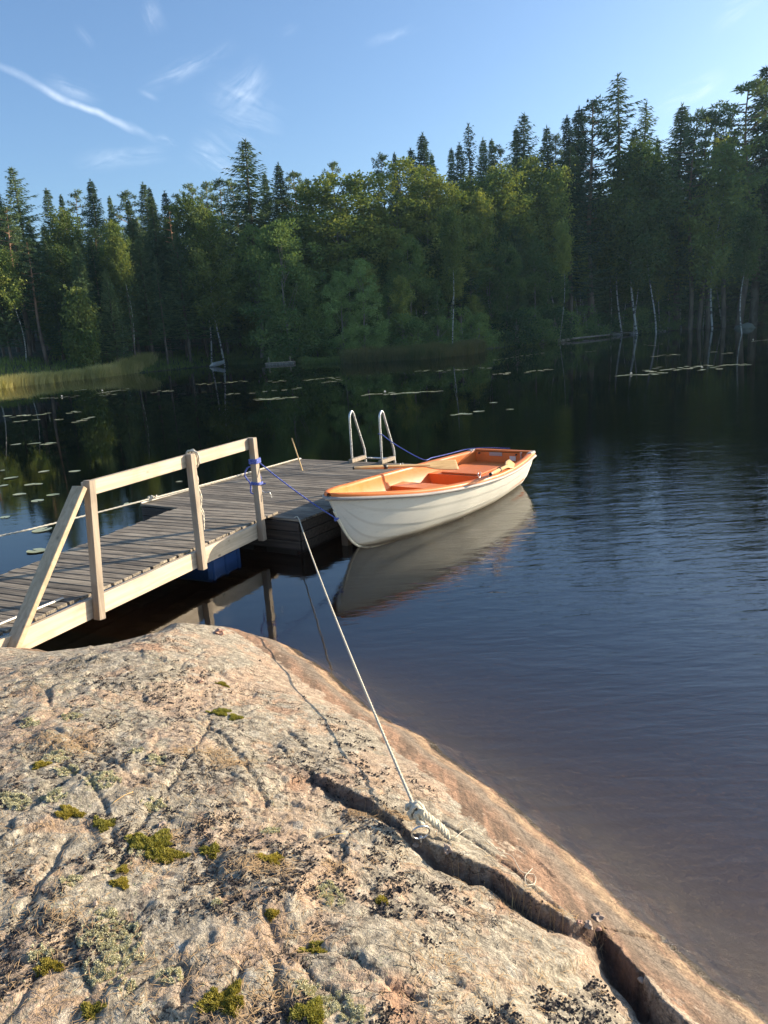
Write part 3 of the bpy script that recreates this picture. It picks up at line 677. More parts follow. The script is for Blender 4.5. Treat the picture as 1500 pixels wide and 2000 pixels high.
# ------------------------------------------------------------------ ropes
def rope(name, pts, r, mat, label, n=10, lobes=3, twist=None, group=None, cat='rope'):
    P_ = spline(pts, n); L = np.sum(np.linalg.norm(np.diff(P_, axis=0), axis=1)); step = r*1.1
    s_ = np.concatenate([[0], np.cumsum(np.linalg.norm(np.diff(P_, axis=0), axis=1))]); m_ = int(min(max(L/step, 20), 1400))
    q_ = np.linspace(0, L, m_); P_ = np.stack([np.interp(q_, s_, P_[:, i]) for i in range(3)], 1)
    d = MB(); d.tube(P_, r, n=9, lobes=lobes, twist=twist if twist is not None else .35/r, depth=.2, cap=False)
    return tag(d.build(name, mat, None, True), label, cat, group)
ringP = on_rock(822, 1634, rock_height); ringP[2] = rock_z(ringP[0], ringP[1])
rp_ = ringP.copy()
knot = np.array([rp_[0]-.008, rp_[1]+.035, rp_[2]+.075])
dockc = plw(W-.03, .02, ZP+.015)
mid = [(dockc*(1-u)+knot*u)+np.array([0, 0, -.30*u*(1-u)]) for u in (0, .12, .3, .5, .7, .86, .95, 1)]
rope('mooring_rope', [dockc+np.array([-.05, .02, -.0])]+[m_ for m_ in mid], .0060, M_ROPE, 'straight pale rope running from the platform corner to the iron ring in the rock')
# knot: wraps around the standing part, then a lashed tail
kn = []; ax_ = dockc-knot; ax_ /= np.linalg.norm(ax_); s1 = np.cross(ax_, [0, 0, 1]); s1 /= np.linalg.norm(s1); s2 = np.cross(s1, ax_)
for i in range(60):
    a = i*.62; q_ = i/59; c_ = knot+ax_*(-.012+.07*q_); R_ = .016+.008*math.sin(q_*math.pi)+.006*math.sin(i*1.7)+rng.normal(0, .0015); c_ = c_+s1*.010*math.sin(i*.37)+s2*.008*math.cos(i*.53)
    kn.append(c_+R_*(math.cos(a)*s1+math.sin(a)*s2))
kd = MB(); kd.tube(kn, .0085, n=9, lobes=3, twist=40, cap=False)
tail0 = knot+np.array([.01, 0, .005]); td = np.array([.95, .02, 0]); td /= np.linalg.norm(td); tl = .105
e1 = np.array([0, 0, 1.]); e2 = np.cross(td, e1)
tp = []
for i in range(70):
    q_ = i/69; c_ = tail0+td*tl*q_; c_[2] = rock_z(c_[0], c_[1])*q_+c_[2]*(1-q_)+.020*q_; R_ = .011+.004*q_+rng.normal(0, .0012); a = i*.85+.3*math.sin(i*.9)
    tp.append(c_+R_*(math.cos(a)*e1+math.sin(a)*e2))
kd.tube(tp, .0075, n=9, lobes=3, twist=40, cap=False)
loop = [knot+np.array([.0, -.005, .0]), rp_+np.array([-.008, .02, .045]), rp_+np.array([.0, -.004, .062]), rp_+np.array([.012, .015, .045]), knot+np.array([.015, 0, .01])]
kd.tube(spline(loop, 8), .008, n=9, lobes=3, twist=40, cap=False)
ee = tp[-1]
for i in range(26):
    dr = td+rng.normal(0, .35, 3); dr[2] = rng.uniform(-.1, .35); dr /= np.linalg.norm(dr); l_ = rng.uniform(.02, .05)
    kd.tube([ee, ee+dr*l_*.5, ee+dr*l_+np.array([0, 0, -.008])], .0012, n=8)
tag(kd.build('rope_knot', M_ROPE, None, True), 'bulky knot with a lashed and frayed rope tail at the iron ring', 'knot')
st = ee+td*.02; sp = [st]
for (px, py) in ((915, 1622), (945, 1640), (975, 1665), (1000, 1678), (1018, 1705), (1043, 1712), (1045, 1730), (1030, 1732), (1026, 1715), (1040, 1700)):
    q_ = on_rock(px, py, rock_height); sp.append(np.array([q_[0], q_[1], rock_z(q_[0], q_[1])+.006+rng.uniform(0, .008)]))
rope('loose_strand', sp, .0014, M_WROPE, 'thin loose strand of twine trailing from the frayed knot down the slab', lobes=0)
# iron ring and eye
irn = empty('mooring_ring', tuple(rp_), 0, 'galvanised iron ring anchored in the rock at the end of the rope', 'mooring ring')
d = MB(); tilt = np.array([.25, -.35, .9]); tilt /= np.linalg.norm(tilt); sx = np.array([1, .25, 0]); sx /= np.linalg.norm(sx); up_ = np.array([-.02, -.30, .95]); up_ /= np.linalg.norm(up_)
rc = np.array([0, -.018, .030])
d.tube([rc+.036*(math.cos(a)*sx+math.sin(a)*up_) for a in np.linspace(0, 2*math.pi, 40)], .0042, n=8, cap=False); d.build('ring', M_GALV, irn, True)
d = MB(); d.tube([(0, .0, -.05), (0, 0, -.0), (0, -.006, .004), (0, -.012, -.004)], .0065); d.build('eye_bolt', M_GALV, irn, True)

# blue rope from rail post to bow
def wrap(c, hw, r, turns, z0, z1, n=8):
    pts = []; m_ = int(turns*n)
    for i in range(m_+1):
        a = i/n*2*math.pi; q_ = i/m_; k_ = max(abs(math.cos(a)), abs(math.sin(a)))
        lx, ly = hw*math.cos(a)/k_**.8, hw*math.sin(a)/k_**.8
        v = gd*lx+gp*ly; pts.append(np.array([c[0]+v[0], c[1]+v[1], z0+(z1-z0)*q_]))
    return pts
p3 = gw(0, -.103, 0)
pw1 = wrap(p3, .047, .0, 4.2, 1.03, 1.085)
eye = bw(.095, 0, .405)
e_end = bw(.10, .0, .41)
sag = [(pw1[-1]*(1-u)+e_end*u)+np.array([0, 0, -.12*u*(1-u)]) for u in (.04, .25, .5, .75, .95, 1)]
rope('blue_mooring_rope', pw1+sag, .007, M_BLUE, 'blue rope tied round the last rail post and running down to the bow', n=4)
k = [eye+.022*np.array([math.cos(a*1.9), math.sin(a*1.3), math.sin(a*2.3)])*(1-.02*i_) for i_, a in enumerate(np.linspace(0, 14, 40))]
rope('blue_bow_knot', k, .0075, M_BLUE, 'small blue knot in the eye at the bow of the boat', n=3, cat='knot')
lowc = gw(0, -.103, 0); pts = wrap(lowc, .046, 0, 2.1, .83, .80)
l0 = pts[-1]; side = gp*1.
pts += [l0+np.array([.02, -.01, .07]), l0+np.array([-.02, -.03, .17]), l0+np.array([-.10, -.02, .19]), l0+np.array([-.15, .0, .10]), l0+np.array([-.10, .0, .0]), l0+np.array([-.10, -.02, -.09]), l0+np.array([-.05, -.03, -.10]), l0+np.array([-.01, -.04, -.02]), l0+np.array([.07, -.02, .0])]
rope('blue_rope_coil', pts, .008, M_BLUE, 'loose blue rope loop tied low on the last rail post', n=5)
d0 = l0+np.array([.05, -.02, -.10]); rope('blue_rope_end', [l0+np.array([.0, -.03, -.06]), d0, d0+np.array([.05, 0, .0]), d0+np.array([.07, 0, -.06])], .005, M_GALV, 'small grey hook hanging on the last rail post', lobes=0, cat='hook')
# hemp rope on the middle post
p2 = gw(-1.045, -.075, 0); pts = [gw(-0.945, -.13, 1.20), gw(-0.945, -.12, 1.30), gw(-0.945, -.04, 1.325), gw(-0.945, .01, 1.30), gw(-0.925, .01, 1.18), gw(-0.925, -.08, 1.165), gw(-0.920, -.09, 1.26), gw(-0.915, -.05, 1.33), gw(-0.910, .01, 1.29), gw(-0.905, -.0, 1.18),
    gw(-0.905, -.05, 1.05), gw(-0.910, -.04, .95), gw(-0.905, -.06, .82), gw(-0.920, -.05, .74), gw(-0.900, -.06, .65), gw(-0.905, -.05, .53)]
rope('hanging_rope', pts, .009, M_WROPE, 'frayed cream rope looped over the handrail and hanging down the middle post', n=8)
pts = [gw(-0.910, -.04, .98), gw(-0.895, -.06, .86), gw(-0.915, -.05, .78), gw(-0.895, -.06, .70), gw(-0.910, -.06, .63)]
rope('hanging_rope_end', pts, .009, M_WROPE, 'short doubled tail of cream rope beside the middle post', n=8)
# pale line along the left
kb = at_z(298, 973, ZP+.04); lf = at_z(-60, 1062, .33); lf2 = at_z(-420, 1170, .6)
rope('shore_line', [plw(.02, LN-.1, ZP+.03), plw(-.0, 1.6, ZP+.025), kb, kb*.66+lf*.34+np.array([0, 0, -.008]), kb*.3+lf*.7+np.array([0, 0, -.008]), lf, lf2], .0105, M_WROPE, 'cream line running from the left corner of the platform out of the left side', n=14)
k = [kb+np.array([.05*math.cos(a*.23), .03*math.sin(a*.9), .012+.018*math.sin(a*1.7)]) for a in np.linspace(0, 16, 50)]
rope('line_knot', k, .009, M_WROPE, 'cream rope knot at the left corner of the platform', n=3, cat='knot')
# blue rope ladder -> boat
la = at_y(746, 856, 11.35); lu = lp[1]; la = plw(lu[0], lu[1], 0); la[2] = ZP+.46
gpt = bw(2.35, -float(hb(2.35))-.0, float(shz(2.35))+.02)
gpt = at_z(826, 902, .53)
hit = bw(2.97, -.715, .53)
pts = [la+np.array([-.03, 0, .01]), la+np.array([0, -.03, .0]), la+np.array([.03, 0, -.01]), la*.6+hit*.4+np.array([0, 0, -.02]), hit, bw(3.2, -.69, .515), bw(3.5, -.645, .51), bw(3.95, -.52, .525), bw(4.08, -.30, .535), bw(4.10, .02, .535), bw(4.09, .12, .54)]
rope('blue_stern_rope', pts, .0065, M_BLUE, 'blue rope from the ladder handrail along the far gunwale to the stern', n=10)

def at_like(x, y, z=15.):
    c = CM.T @ (np.array([x, y, z])-CPOS); return 750+FPX*c[0]/-c[2]
# ------------------------------------------------------------------ trees: prototypes
def leaf_mat(name, c1, c2, trans=.3, lo=(.36, .52, .62), hi=(1.85, 1.8, 1.55)):
    m = bpy.data.materials.new(name); m.use_nodes = True; t = NT(m.node_tree); t.n.remove(t.n['Principled BSDF'])
    P = t.new('ShaderNodeTexCoord').outputs['Object']; oi = t.new('ShaderNodeObjectInfo').outputs['Random']
    rn = t.new('ShaderNodeAttribute', attribute_name='rnd').outputs['Fac']
    c = t.mix(t.math('ADD', t.math('MULTIPLY', t.maprange(t.noise(P, .45, 3), .35, .65), .6), t.math('MULTIPLY', rn, .4)), c1, c2)
    c = t.mix(1., c, t.mix(oi, lo, hi), 'MULTIPLY')
    a = t.new('ShaderNodeBsdfDiffuse'); b = t.new('ShaderNodeBsdfTranslucent'); t.l.new(c, a.inputs[0]); t.l.new(t.mix(1., c, (1.3, 1.25, .6), 'MULTIPLY'), b.inputs[0])
    mx = t.new('ShaderNodeMixShader'); mx.inputs[0].default_value = trans; t.l.new(a.outputs[0], mx.inputs[1]); t.l.new(b.outputs[0], mx.inputs[2])
    t.l.new(mx.outputs[0], t.n['Material Output'].inputs[0]); return m
L_SPR = leaf_mat('spruce_needles', (.052, .090, .055), (.12, .155, .070), .15)
L_PIN = leaf_mat('pine_needles', (.065, .10, .055), (.14, .175, .08), .15)
L_BIR = leaf_mat('birch_leaves', (.085, .135, .05), (.24, .25, .075), .34)
L_DEC = leaf_mat('broad_leaves', (.060, .115, .05), (.15, .195, .07), .32)
def bark(name, c1, c2, sc_, top=None, h0=.35, h1=.6, white=False):
    m, t, b = material(name); P = t.new('ShaderNodeTexCoord').outputs['Object']
    c = t.mix(t.maprange(t.noise(t.scale(P, (sc_, sc_, sc_*(.25 if not white else 1.8))), 1, 4), .42 if not white else .5, .58), c1, c2)
    if top:
        s_ = t.new('ShaderNodeSeparateXYZ'); t.l.new(P, s_.inputs[0]); c = t.mix(t.maprange(s_.outputs[2], h0*20, h1*20), c, top)
    t.l.new(c, b.inputs['Base Color']); b.inputs['Roughness'].default_value = .9; return m
B_SPR = bark('spruce_bark', (.10, .075, .055), (.17, .13, .10), 3); B_PIN = bark('pine_bark', (.12, .085, .065), (.19, .14, .10), 3, (.27, .155, .09), .3, .5)
B_BIR = bark('birch_bark', (.44, .43, .38), (.08, .07, .06), 3.2, white=True); B_DEC = bark('alder_bark', (.16, .14, .11), (.24, .21, .17), 4)

def sprays(C, Dr, Ln, Wd, droop=.25):
    """triangles: root C, direction Dr, length, half width"""
    n = len(C); Dr = Dr/np.linalg.norm(Dr, axis=1)[:, None]
    r = rng.normal(0, 1, (n, 3)); S = np.cross(Dr, r); S /= np.linalg.norm(S, axis=1)[:, None]+1e-9
    tip = C+Dr*Ln[:, None]; tip[:, 2] -= droop*Ln
    V = np.empty((n*3, 3)); V[0::3] = C-S*Wd[:, None]; V[1::3] = C+S*Wd[:, None]; V[2::3] = tip
    return V
def trunk_mesh(mb, h, r0, lean=0, wig=.1, n=10, r1=.03, seed=0):
    z = np.linspace(-.6, h, n); ph = seed*1.7
    P = np.stack([wig*np.sin(z*.35+ph)-wig*math.sin(ph), wig*np.cos(z*.28+ph)-wig*math.cos(ph), z], 1)
    mb.tube(P, np.maximum(r0*(1-np.clip(z, 0, h)/h)**.8, r1), n=7, cap=False); return P
PROTO = {}
def finish(key, V, mat, tb, tmat):
    n = len(V)//3; F = np.arange(n*3).reshape(n, 3)
    me = fast_mesh('crown', V, F, mat, False, {'rnd': ('FACE', rng.random(n))})
    tm = fast_mesh('trunk', np.vstack(tb.v), np.vstack(tb.f), tmat, True)
    PROTO.setdefault(key, []).append((me, tm))
def spruce(key, H=20, R=2.6, base=.12, dens=1., ragged=.25, mat=L_SPR):
    tb = MB(); trunk_mesh(tb, H, .20, wig=.04, r1=.02); z = H*base; Vs = []; k = 0
    while z < H-.15:
        q_ = (z-H*base)/(H*(1-base)); R_ = R*(1-q_)**.85*(1-.35*math.exp(-q_*9))+.10
        nb = max(4, int(8*dens)); off = random.random()*6
        for j in range(nb):
            a = off+j*2*math.pi/nb+random.uniform(-.3, .3); L = R_*(1+random.gauss(0, ragged)); L = max(.12, L)
            ns = int(4+L*9*dens); u = (np.arange(ns)+rng.random(ns))/ns; dr = np.array([math.cos(a), math.sin(a)])
            el = .25-.55*(1-q_)
            P = np.stack([dr[0]*L*u, dr[1]*L*u, z+L*(el*u+.22*u**3)-.0*u], 1); sid = rng.choice([-1, 1], ns)
            D_ = np.stack([dr[0]*.8-dr[1]*sid*.9, dr[1]*.8+dr[0]*sid*.9, rng.normal(-.35, .25, ns)], 1)
            Ln = (.22+.34*L/ max(R, 1)*(1.1-u))*rng.uniform(.7, 1.3, ns)
            Vs.append(sprays(P, D_, Ln, Ln*.16, .15))
            Vs.append(sprays(P[ns//3:], np.stack([np.full(ns-ns//3, dr[0]), np.full(ns-ns//3, dr[1]), rng.normal(-.5, .4, ns-ns//3)], 1), Ln[ns//3:]*.9, Ln[ns//3:]*.15, .3))
        z += random.uniform(.26, .46)*(1-.45*q_)
    Vs.append(sprays(np.tile([0, 0, H-.5], (14, 1))+np.stack([np.zeros(14), np.zeros(14), rng.random(14)*.5], 1), np.stack([rng.normal(0, .5, 14), rng.normal(0, .5, 14), np.ones(14)], 1), np.full(14, .35), np.full(14, .04), 0))
    finish(key, np.vstack(Vs), mat, tb, B_SPR)
def clumps(C, r, n, size, flat=.7, up=.3, elong=.45):
    """leafy triangles scattered round clump centres"""
    out = []
    for c, rr in zip(C, r):
        k = int(n*rr**2*.8)+6; d = rng.normal(0, 1, (k, 3)); d /= np.linalg.norm(d, axis=1)[:, None]
        P = c+d*(rr*rng.random(k)**.45)[:, None]*np.array([1, 1, flat]); D_ = d*.7+rng.normal(0, .7, (k, 3)); D_[:, 2] += up
        Ln = size*rng.uniform(.6, 1.4, k); out.append(sprays(P, D_, Ln, Ln*elong, 0))
    return np.vstack(out)
def pine(key, H=20, R=2.3, base=.5, n=30):
    tb = MB(); P = trunk_mesh(tb, H, .22, wig=.18, r1=.03, seed=len(PROTO.get(key, []))); C = []; r = []
    for k in range(n):
        q_ = (k+.5)/n; z = H*(base+(1-base)*q_)-.2; a = k*2.4+random.uniform(-.5, .5); L = R*(math.sin(math.pi*min(1, q_*.75+.22))**.7)*random.uniform(.55, 1.15)
        c0 = np.array([np.interp(z, P[:, 2], P[:, 0]), np.interp(z, P[:, 2], P[:, 1]), z]); tip = c0+np.array([math.cos(a)*L, math.sin(a)*L, L*.28])
        tb.tube([c0, (c0+tip)/2-np.array([0, 0, .05*L]), tip], [.06, .04, .02], n=5, cap=False)
        for u in (.55, .8, 1.): C.append(c0+(tip-c0)*u+rng.normal(0, .15, 3)); r.append(random.uniform(.32, .6)*(1.1-.4*q_))
    for _ in range(3): C.append(np.array([P[-1][0], P[-1][1], H-.3])+rng.normal(0, .22, 3)); r.append(.4)
    for k in range(7):
        z = H*(base-.02-.05*k); a = random.uniform(0, 6); c0 = np.array([0, 0, z]); tb.tube([c0, c0+np.array([math.cos(a), math.sin(a), -.1])*random.uniform(.5, 1.1)], [.03, .008], n=5, cap=False)
    finish(key, clumps(C, r, 300, .24, .6, .25, .20), L_PIN, tb, B_PIN)
def birch(key, H=18, R=2.0, base=.35, n=42, wig=.35, dens=1., r0=.07):
    tb = MB(); P = trunk_mesh(tb, H*.97, r0, wig=wig, r1=.018, n=14, seed=len(PROTO.get(key, []))*2+1); Vs = []
    for k in range(n):
        q_ = (k+.5)/n; z = H*(base+(1-base)*q_*.97); a = k*2.4+random.uniform(-.6, .6); L = R*(math.sin(math.pi*min(1, q_*.82+.16))**.6)*random.uniform(.5, 1.2)
        c0 = np.array([np.interp(z, P[:, 2], P[:, 0]), np.interp(z, P[:, 2], P[:, 1]), z]); tip = c0+np.array([math.cos(a)*L, math.sin(a)*L, L*.65])
        tb.tube([c0, c0*.5+tip*.5+np.array([0, 0, .08*L]), tip], [.016, .009, .004], n=5, cap=False)
        m_ = int(170*dens*L/R+40); u = rng.random(m_)**.7; Q = c0+(tip-c0)*u[:, None]+rng.normal(0, .26, (m_, 3)); Q[:, 2] -= rng.exponential(.42, m_)
        D_ = rng.normal(0, .6, (m_, 3)); D_[:, 2] -= .7; Ln = rng.uniform(.13, .3, m_); Vs.append(sprays(Q, D_, Ln, Ln*.36, .1))
    finish(key, np.vstack(Vs), L_BIR, tb, B_BIR)
def broad(key, H=14, R=3.2, base=.18, n=60, leafn=150, mat=L_DEC, size=.19, tmat=B_DEC, ex_=1.):
    tb = MB(); trunk_mesh(tb, H*.75, .17, wig=.12, r1=.04, seed=3); C = []; r = []
    ph = random.uniform(0, 6)
    for k in range(n):
        q_ = rng.random(); a = rng.uniform(0, 2*math.pi); prof = (math.sin(math.pi*(q_*.86+.10))**.65)*(1+.22*math.sin(3*a+ph+q_*6))
        L = R*prof*rng.uniform(.45, 1.); z = H*(base+(1-base)*q_)*1.0-.3; c = np.array([math.cos(a)*L, math.sin(a)*L, z]); C.append(c); r.append(rng.uniform(.6, 1.2)*(R/3.2)**.5*(1.1-.45*q_))
        if k % 5 == 0: tb.tube([np.array([0, 0, max(.5, z-L*.9-.5)]), c*.6+np.array([0, 0, (z-.3)*.4]), c], [.03, .018, .008], n=5, cap=False)
    finish(key, clumps(C, r, leafn, size, .8, .35, .42), mat, tb, tmat)
for a in ((20, 2.5, .10, 1., .22), (20, 2.1, .16, .95, .30), (20, 2.9, .20, .8, .38), (20, 1.8, .08, 1., .25)): spruce('spruce', *a)
spruce('thin_spruce', 20, 1.9, .35, .55, .42)
for a in ((20, 2.2, .50, 30), (20, 2.5, .58, 26), (20, 1.9, .42, 34)): pine('pine', *a)
for a in ((18, 1.9, .38, 44, .35), (18, 1.6, .50, 36, .5), (18, 2.3, .30, 52, .25), (18, 1.7, .60, 40, .45)): birch('birch', *a, r0=.07)
birch('young_birch', 7, 1.15, .08, 40, .08, .8, .05); birch('young_birch', 7, 1.4, .22, 36, .12, .7, .05)
for a in ((14, 3.0, .14, 95, 220), (14, 3.4, .10, 110, 210), (14, 2.4, .2, 80, 230)): broad('broadleaf', *a)
broad('aspen', 16, 2.6, .22, 100, 230, L_BIR, .19, B_DEC); broad('aspen', 16, 3.0, .18, 110, 220, L_BIR, .19, B_DEC)
L_BUSH = leaf_mat('bright_leaves', (.10, .17, .06), (.20, .27, .10), .35, (1.3, 1.35, 1.4), (1.7, 1.65, 1.5))
for a in ((14, 3.1, .02, 120, 230), (14, 2.6, .03, 105, 230)): broad('bush', *a, mat=L_BUSH)
broad('shrub', 3.2, 1.5, .02, 36, 300, L_DEC, .14); broad('shrub', 2.8, 1.8, .0, 36, 300, L_DEC, .14)
HT_ = {'spruce': 20, 'thin_spruce': 20, 'pine': 20, 'birch': 18, 'young_birch': 7, 'broadleaf': 14, 'aspen': 16, 'shrub': 3.2, 'bush': 14}
NM = {'spruce': ('spruce_tree', 'spruce'), 'thin_spruce': ('spruce_tree', 'spruce'), 'pine': ('pine_tree', 'pine tree'), 'birch': ('birch_tree', 'birch'), 'young_birch': ('birch_sapling', 'birch'),
      'broadleaf': ('alder_tree', 'alder'), 'aspen': ('aspen_tree', 'aspen'), 'shrub': ('lakeside_shrub', 'shrub'), 'bush': ('alder_bush', 'bush')}
def ground(x, y): return float(far_height(np.array([x], float), np.array([y], float))[0][0])
def put_tree(kind, x, y, h, wf=1., label=None, group=None, lean=0., var=None, z=None):
    pr = PROTO[kind]; me, tm = pr[(var if var is not None else random.randrange(len(pr))) % len(pr)]
    gz = ground(x, y) if z is None else z
    o = empty(NM[kind][0], (x, y, gz), random.uniform(0, 6.28), label, NM[kind][1], group); s = h/HT_[kind]
    o.scale = (s*wf, s*wf, s)
    if lean: o.rotation_euler = (Matrix.Rotation(lean, 3, 'Y') @ Matrix.Rotation(random.uniform(0, 6.28), 3, 'Z')).to_euler()
    link('trunk', tm, o); link('crown', me, o); return o
def tree_top(kind, px, py, depth, wf=1., label=None, group=None, var=None):
    T = at_y(px, py, depth); return put_tree(kind, T[0], depth, T[2]-ground(T[0], depth), wf, label, group, var=var)
def far_shore_y(x):
    F_ = np.array(FAR); return float(np.interp(x, F_[:, 0], F_[:, 1]))
def tree_base(kind, bx, by, tx, ty, wf=1., label=None, group=None, var=None):
    B = at_z(bx, by, .35)
    for _ in range(12):
        gz = max(0, ground(B[0], B[1])); B2 = at_z(bx, by, gz); B = B*.5+B2*.5
    if far_height(np.array([B[0]]), np.array([B[1]]))[1][0] < .6:
        y_ = far_shore_y(B[0])+.6; B = at_y(bx, by, y_)
    T = at_y(tx, ty, B[1]); h = T[2]-ground(B[0], B[1]); lean = math.atan2(T[0]-B[0], h)
    return put_tree(kind, B[0], B[1], h/math.cos(lean), wf, label, group, lean, var)

# skyline trees, each named by its look and place: (kind, px, py of the tip, depth, width, label)
SK = [('spruce', 22, 327, 92, 1.25, 'tall ragged spruce near the left edge standing above its neighbours', 2), ('spruce', -12, 362, 88, 1.1, 'dark spruce cut by the left edge of the picture', 0),
 ('spruce', 90, 368, 96, 1., 'narrow dark spruce just right of the tall one at the left edge', 1), ('spruce', 118, 380, 100, .8, 'small pointed spruce second right of the tall left edge spruce', 3), ('pine', 146, 374, 95, .9, 'pale green pine between two pointed spruces on the left skyline', 0),
 ('spruce', 176, 352, 94, 1.05, 'bushy spruce on the left skyline behind the lit birch top', 0), ('spruce', 213, 383, 98, .8, 'short thin spruce in the dip of the left skyline', 3), ('pine', 246, 374, 96, 1., 'sunlit pine above the leaning white birch', 1), ('spruce', 279, 357, 97, 1.0, 'twin topped spruce on the left skyline', 1), ('spruce', 291, 366, 98, .8, 'lower companion of the twin topped spruce', 3),
 ('spruce', 321, 374, 99, .9, 'slim spruce in the middle of the left skyline', 1), ('pine', 345, 380, 100, .9, 'round pine top beside the slim left skyline spruce', 2), ('pine', 375, 362, 100, 1., 'pale pine left of the drooping birch crown', 0), ('pine', 402, 356, 102, 1.1, 'pale pine directly behind the drooping birch crown', 2), ('pine', 430, 350, 104, 1., 'pine left of the highest spruce spire', 1), ('pine', 452, 352, 104, .9, 'pine touching the highest spruce spire from the left', 0),
 ('spruce', 478, 275, 95, 1.55, 'highest spruce spire of the left half with a broad lit base', 2), ('spruce', 516, 338, 103, .9, 'narrow spruce right behind the tall spire', 3), ('spruce', 543, 320, 98, 1.05, 'dark spruce between the tall spire and the round crown', 0), ('pine', 570, 335, 98, 1.05, 'lit pine left of the large round crown', 1), ('pine', 600, 350, 104, 1., 'low pine crown peeping over the round crown at its left', 2),
 ('pine', 648, 316, 108, .8, 'small dark pine top rising over the large round crown', 1), ('pine', 742, 302, 108, .95, 'dark pine top between the two lit broad crowns', 0), ('spruce', 770, 298, 108, .7, 'thin spire over the second lit broad crown', 3), ('spruce', 802, 290, 108, 1., 'spruce left of a pair above the lit aspens', 1), ('spruce', 825, 262, 106, 1.15, 'pointed spruce above the lit aspens in the middle of the skyline', 0), ('spruce', 843, 300, 104, .8, 'low spruce shoulder right of the central pointed spruce', 3),
 ('spruce', 881, 290, 112, .85, 'first of three slim spruces right of the centre', 3), ('spruce', 897, 280, 112, .85, 'second of three slim spruces right of the centre', 1), ('thin_spruce', 915, 242, 113, .95, 'tall sparse spruce with see-through top right of the centre', 0), ('spruce', 943, 271, 112, .9, 'left one of the dark pair beside the sparse tall spruce', 0), ('spruce', 960, 272, 112, .9, 'right one of the dark pair beside the sparse tall spruce', 3), ('pine', 977, 286, 112, .8, 'small pine filling the gap before the next tall spruce', 0),
 ('spruce', 1008, 250, 116, .9, 'slimmer spruce leaning against a broad tall one above the stern', 3), ('spruce', 1023, 224, 116, 1.25, 'broad tall dark spruce above the stern of the boat', 2), ('pine', 1046, 305, 110, 1., 'pale pine at the foot of the broad tall spruce', 1), ('spruce', 1068, 247, 118, 1., 'dense conical spruce in the right half', 0), ('pine', 1086, 264, 118, .8, 'dark pine head between two spruces in the right half', 2), ('spruce', 1107, 226, 120, .95, 'slender spruce left of a close pair', 1), ('spruce', 1131, 210, 121, 1.15, 'taller spruce of a close pair near the big pine', 0),
 ('pine', 1160, 197, 112, 1.5, 'big pine with orange trunk and long green crown', 2), ('thin_spruce', 1207, 147, 124, 1.5, 'highest tree of all, a gaunt spruce with open branches', 0), ('thin_spruce', 1262, 202, 124, 1.35, 'wide sparse spruce right of the highest tree', 0), ('spruce', 1240, 250, 122, .9, 'low spruce between the highest tree and the sparse one', 1), ('spruce', 1285, 270, 122, .8, 'small spruce closing the gap left of the lone conical one', 3),
 ('spruce', 1333, 205, 122, 1.35, 'lone conical spruce with a wide foot in the right skyline', 0), ('pine', 1362, 220, 118, 1., 'feathery pine head beside the lone conical spruce', 0), ('pine', 1380, 218, 119, 1., 'second feathery pine head beside the lone conical spruce', 1), ('pine', 1400, 222, 120, 1., 'third feathery pine head before the dark right group', 2), ('pine', 1432, 222, 120, 1., 'pine low at the left flank of the dark right group', 0), ('pine', 1465, 160, 122, 1.45, 'tall ragged pine in the dark group near the right edge', 1), ('spruce', 1497, 130, 124, 1.4, 'tallest dark conifer at the right edge of the picture', 2), ('spruce', 1540, 100, 126, 1.3, 'dark conifer just outside the right edge', 0),
 # middle layer crowns
 ('aspen', 655, 338, 90, 1.75, 'large round broadleaf crown with a sunlit top left of centre', 1), ('aspen', 610, 352, 91, 1.3, 'left shoulder of lit leaves beside the large round crown', 0), ('aspen', 705, 335, 91, 1.35, 'right shoulder of lit leaves beside the large round crown', 0), ('aspen', 775, 308, 93, 1.35, 'sunlit aspen with a domed top right of the round crown', 0), ('aspen', 835, 325, 94, 1.3, 'bright aspen below the central pointed spruce', 1), ('aspen', 870, 352, 94, 1.1, 'lower bright aspen right of the central one', 0), ('birch', 970, 318, 100, 1.5, 'sunlit birch crown below the dark pair of spruces', 2), ('birch', 925, 338, 99, 1.4, 'sunlit birch crown below the sparse tall spruce', 0),
 ('birch', 1035, 305, 105, 1.3, 'yellowish birch crown in front of the broad tall spruce', 2), ('spruce', 1113, 285, 106, 1.25, 'sunlit spruce standing in front of the close pair', 2), ('birch', 1085, 320, 104, 1.2, 'green birch between the sunlit spruce and the yellowish crown', 0), ('birch', 1252, 268, 110, 1.5, 'brightest yellow birch crown below the sparse spruces', 2), ('birch', 1220, 300, 111, 1.2, 'lower part lit birch beside the brightest crown', 0), ('birch', 1290, 300, 112, 1.2, 'dim birch crown right of the brightest crown', 1), ('birch', 1410, 262, 114, 1.3, 'sunlit leafy top before the feathery pines', 2),
 ('pine', 10, 405, 78, 1.3, 'near pine with lit needles at the left edge', 2), ('birch', 128, 405, 84, 1.3, 'soft green birch crown behind the lit one at left', 2), ('birch', 375, 375, 86, 1.2, 'drooping birch crown with pale lit top left of the spire', 0), ('birch', 405, 400, 84, 1.3, 'hanging birch crown nearest the highest spire', 2), ('spruce', 295, 385, 86, 1.1, 'sunlit spruce in front of the twin topped one', 1), ('spruce', 250, 390, 87, 1., 'sunlit slim spruce behind the white birch', 3), ('pine', 330, 400, 88, 1., 'half lit pine below the slim skyline spruce', 1)]
for k_, px, py, dp, wf, lb_, var in SK: tree_top(k_, px, py, dp, wf*(1.28 if 'spruce' in k_ else 1.1), lb_, None, var)

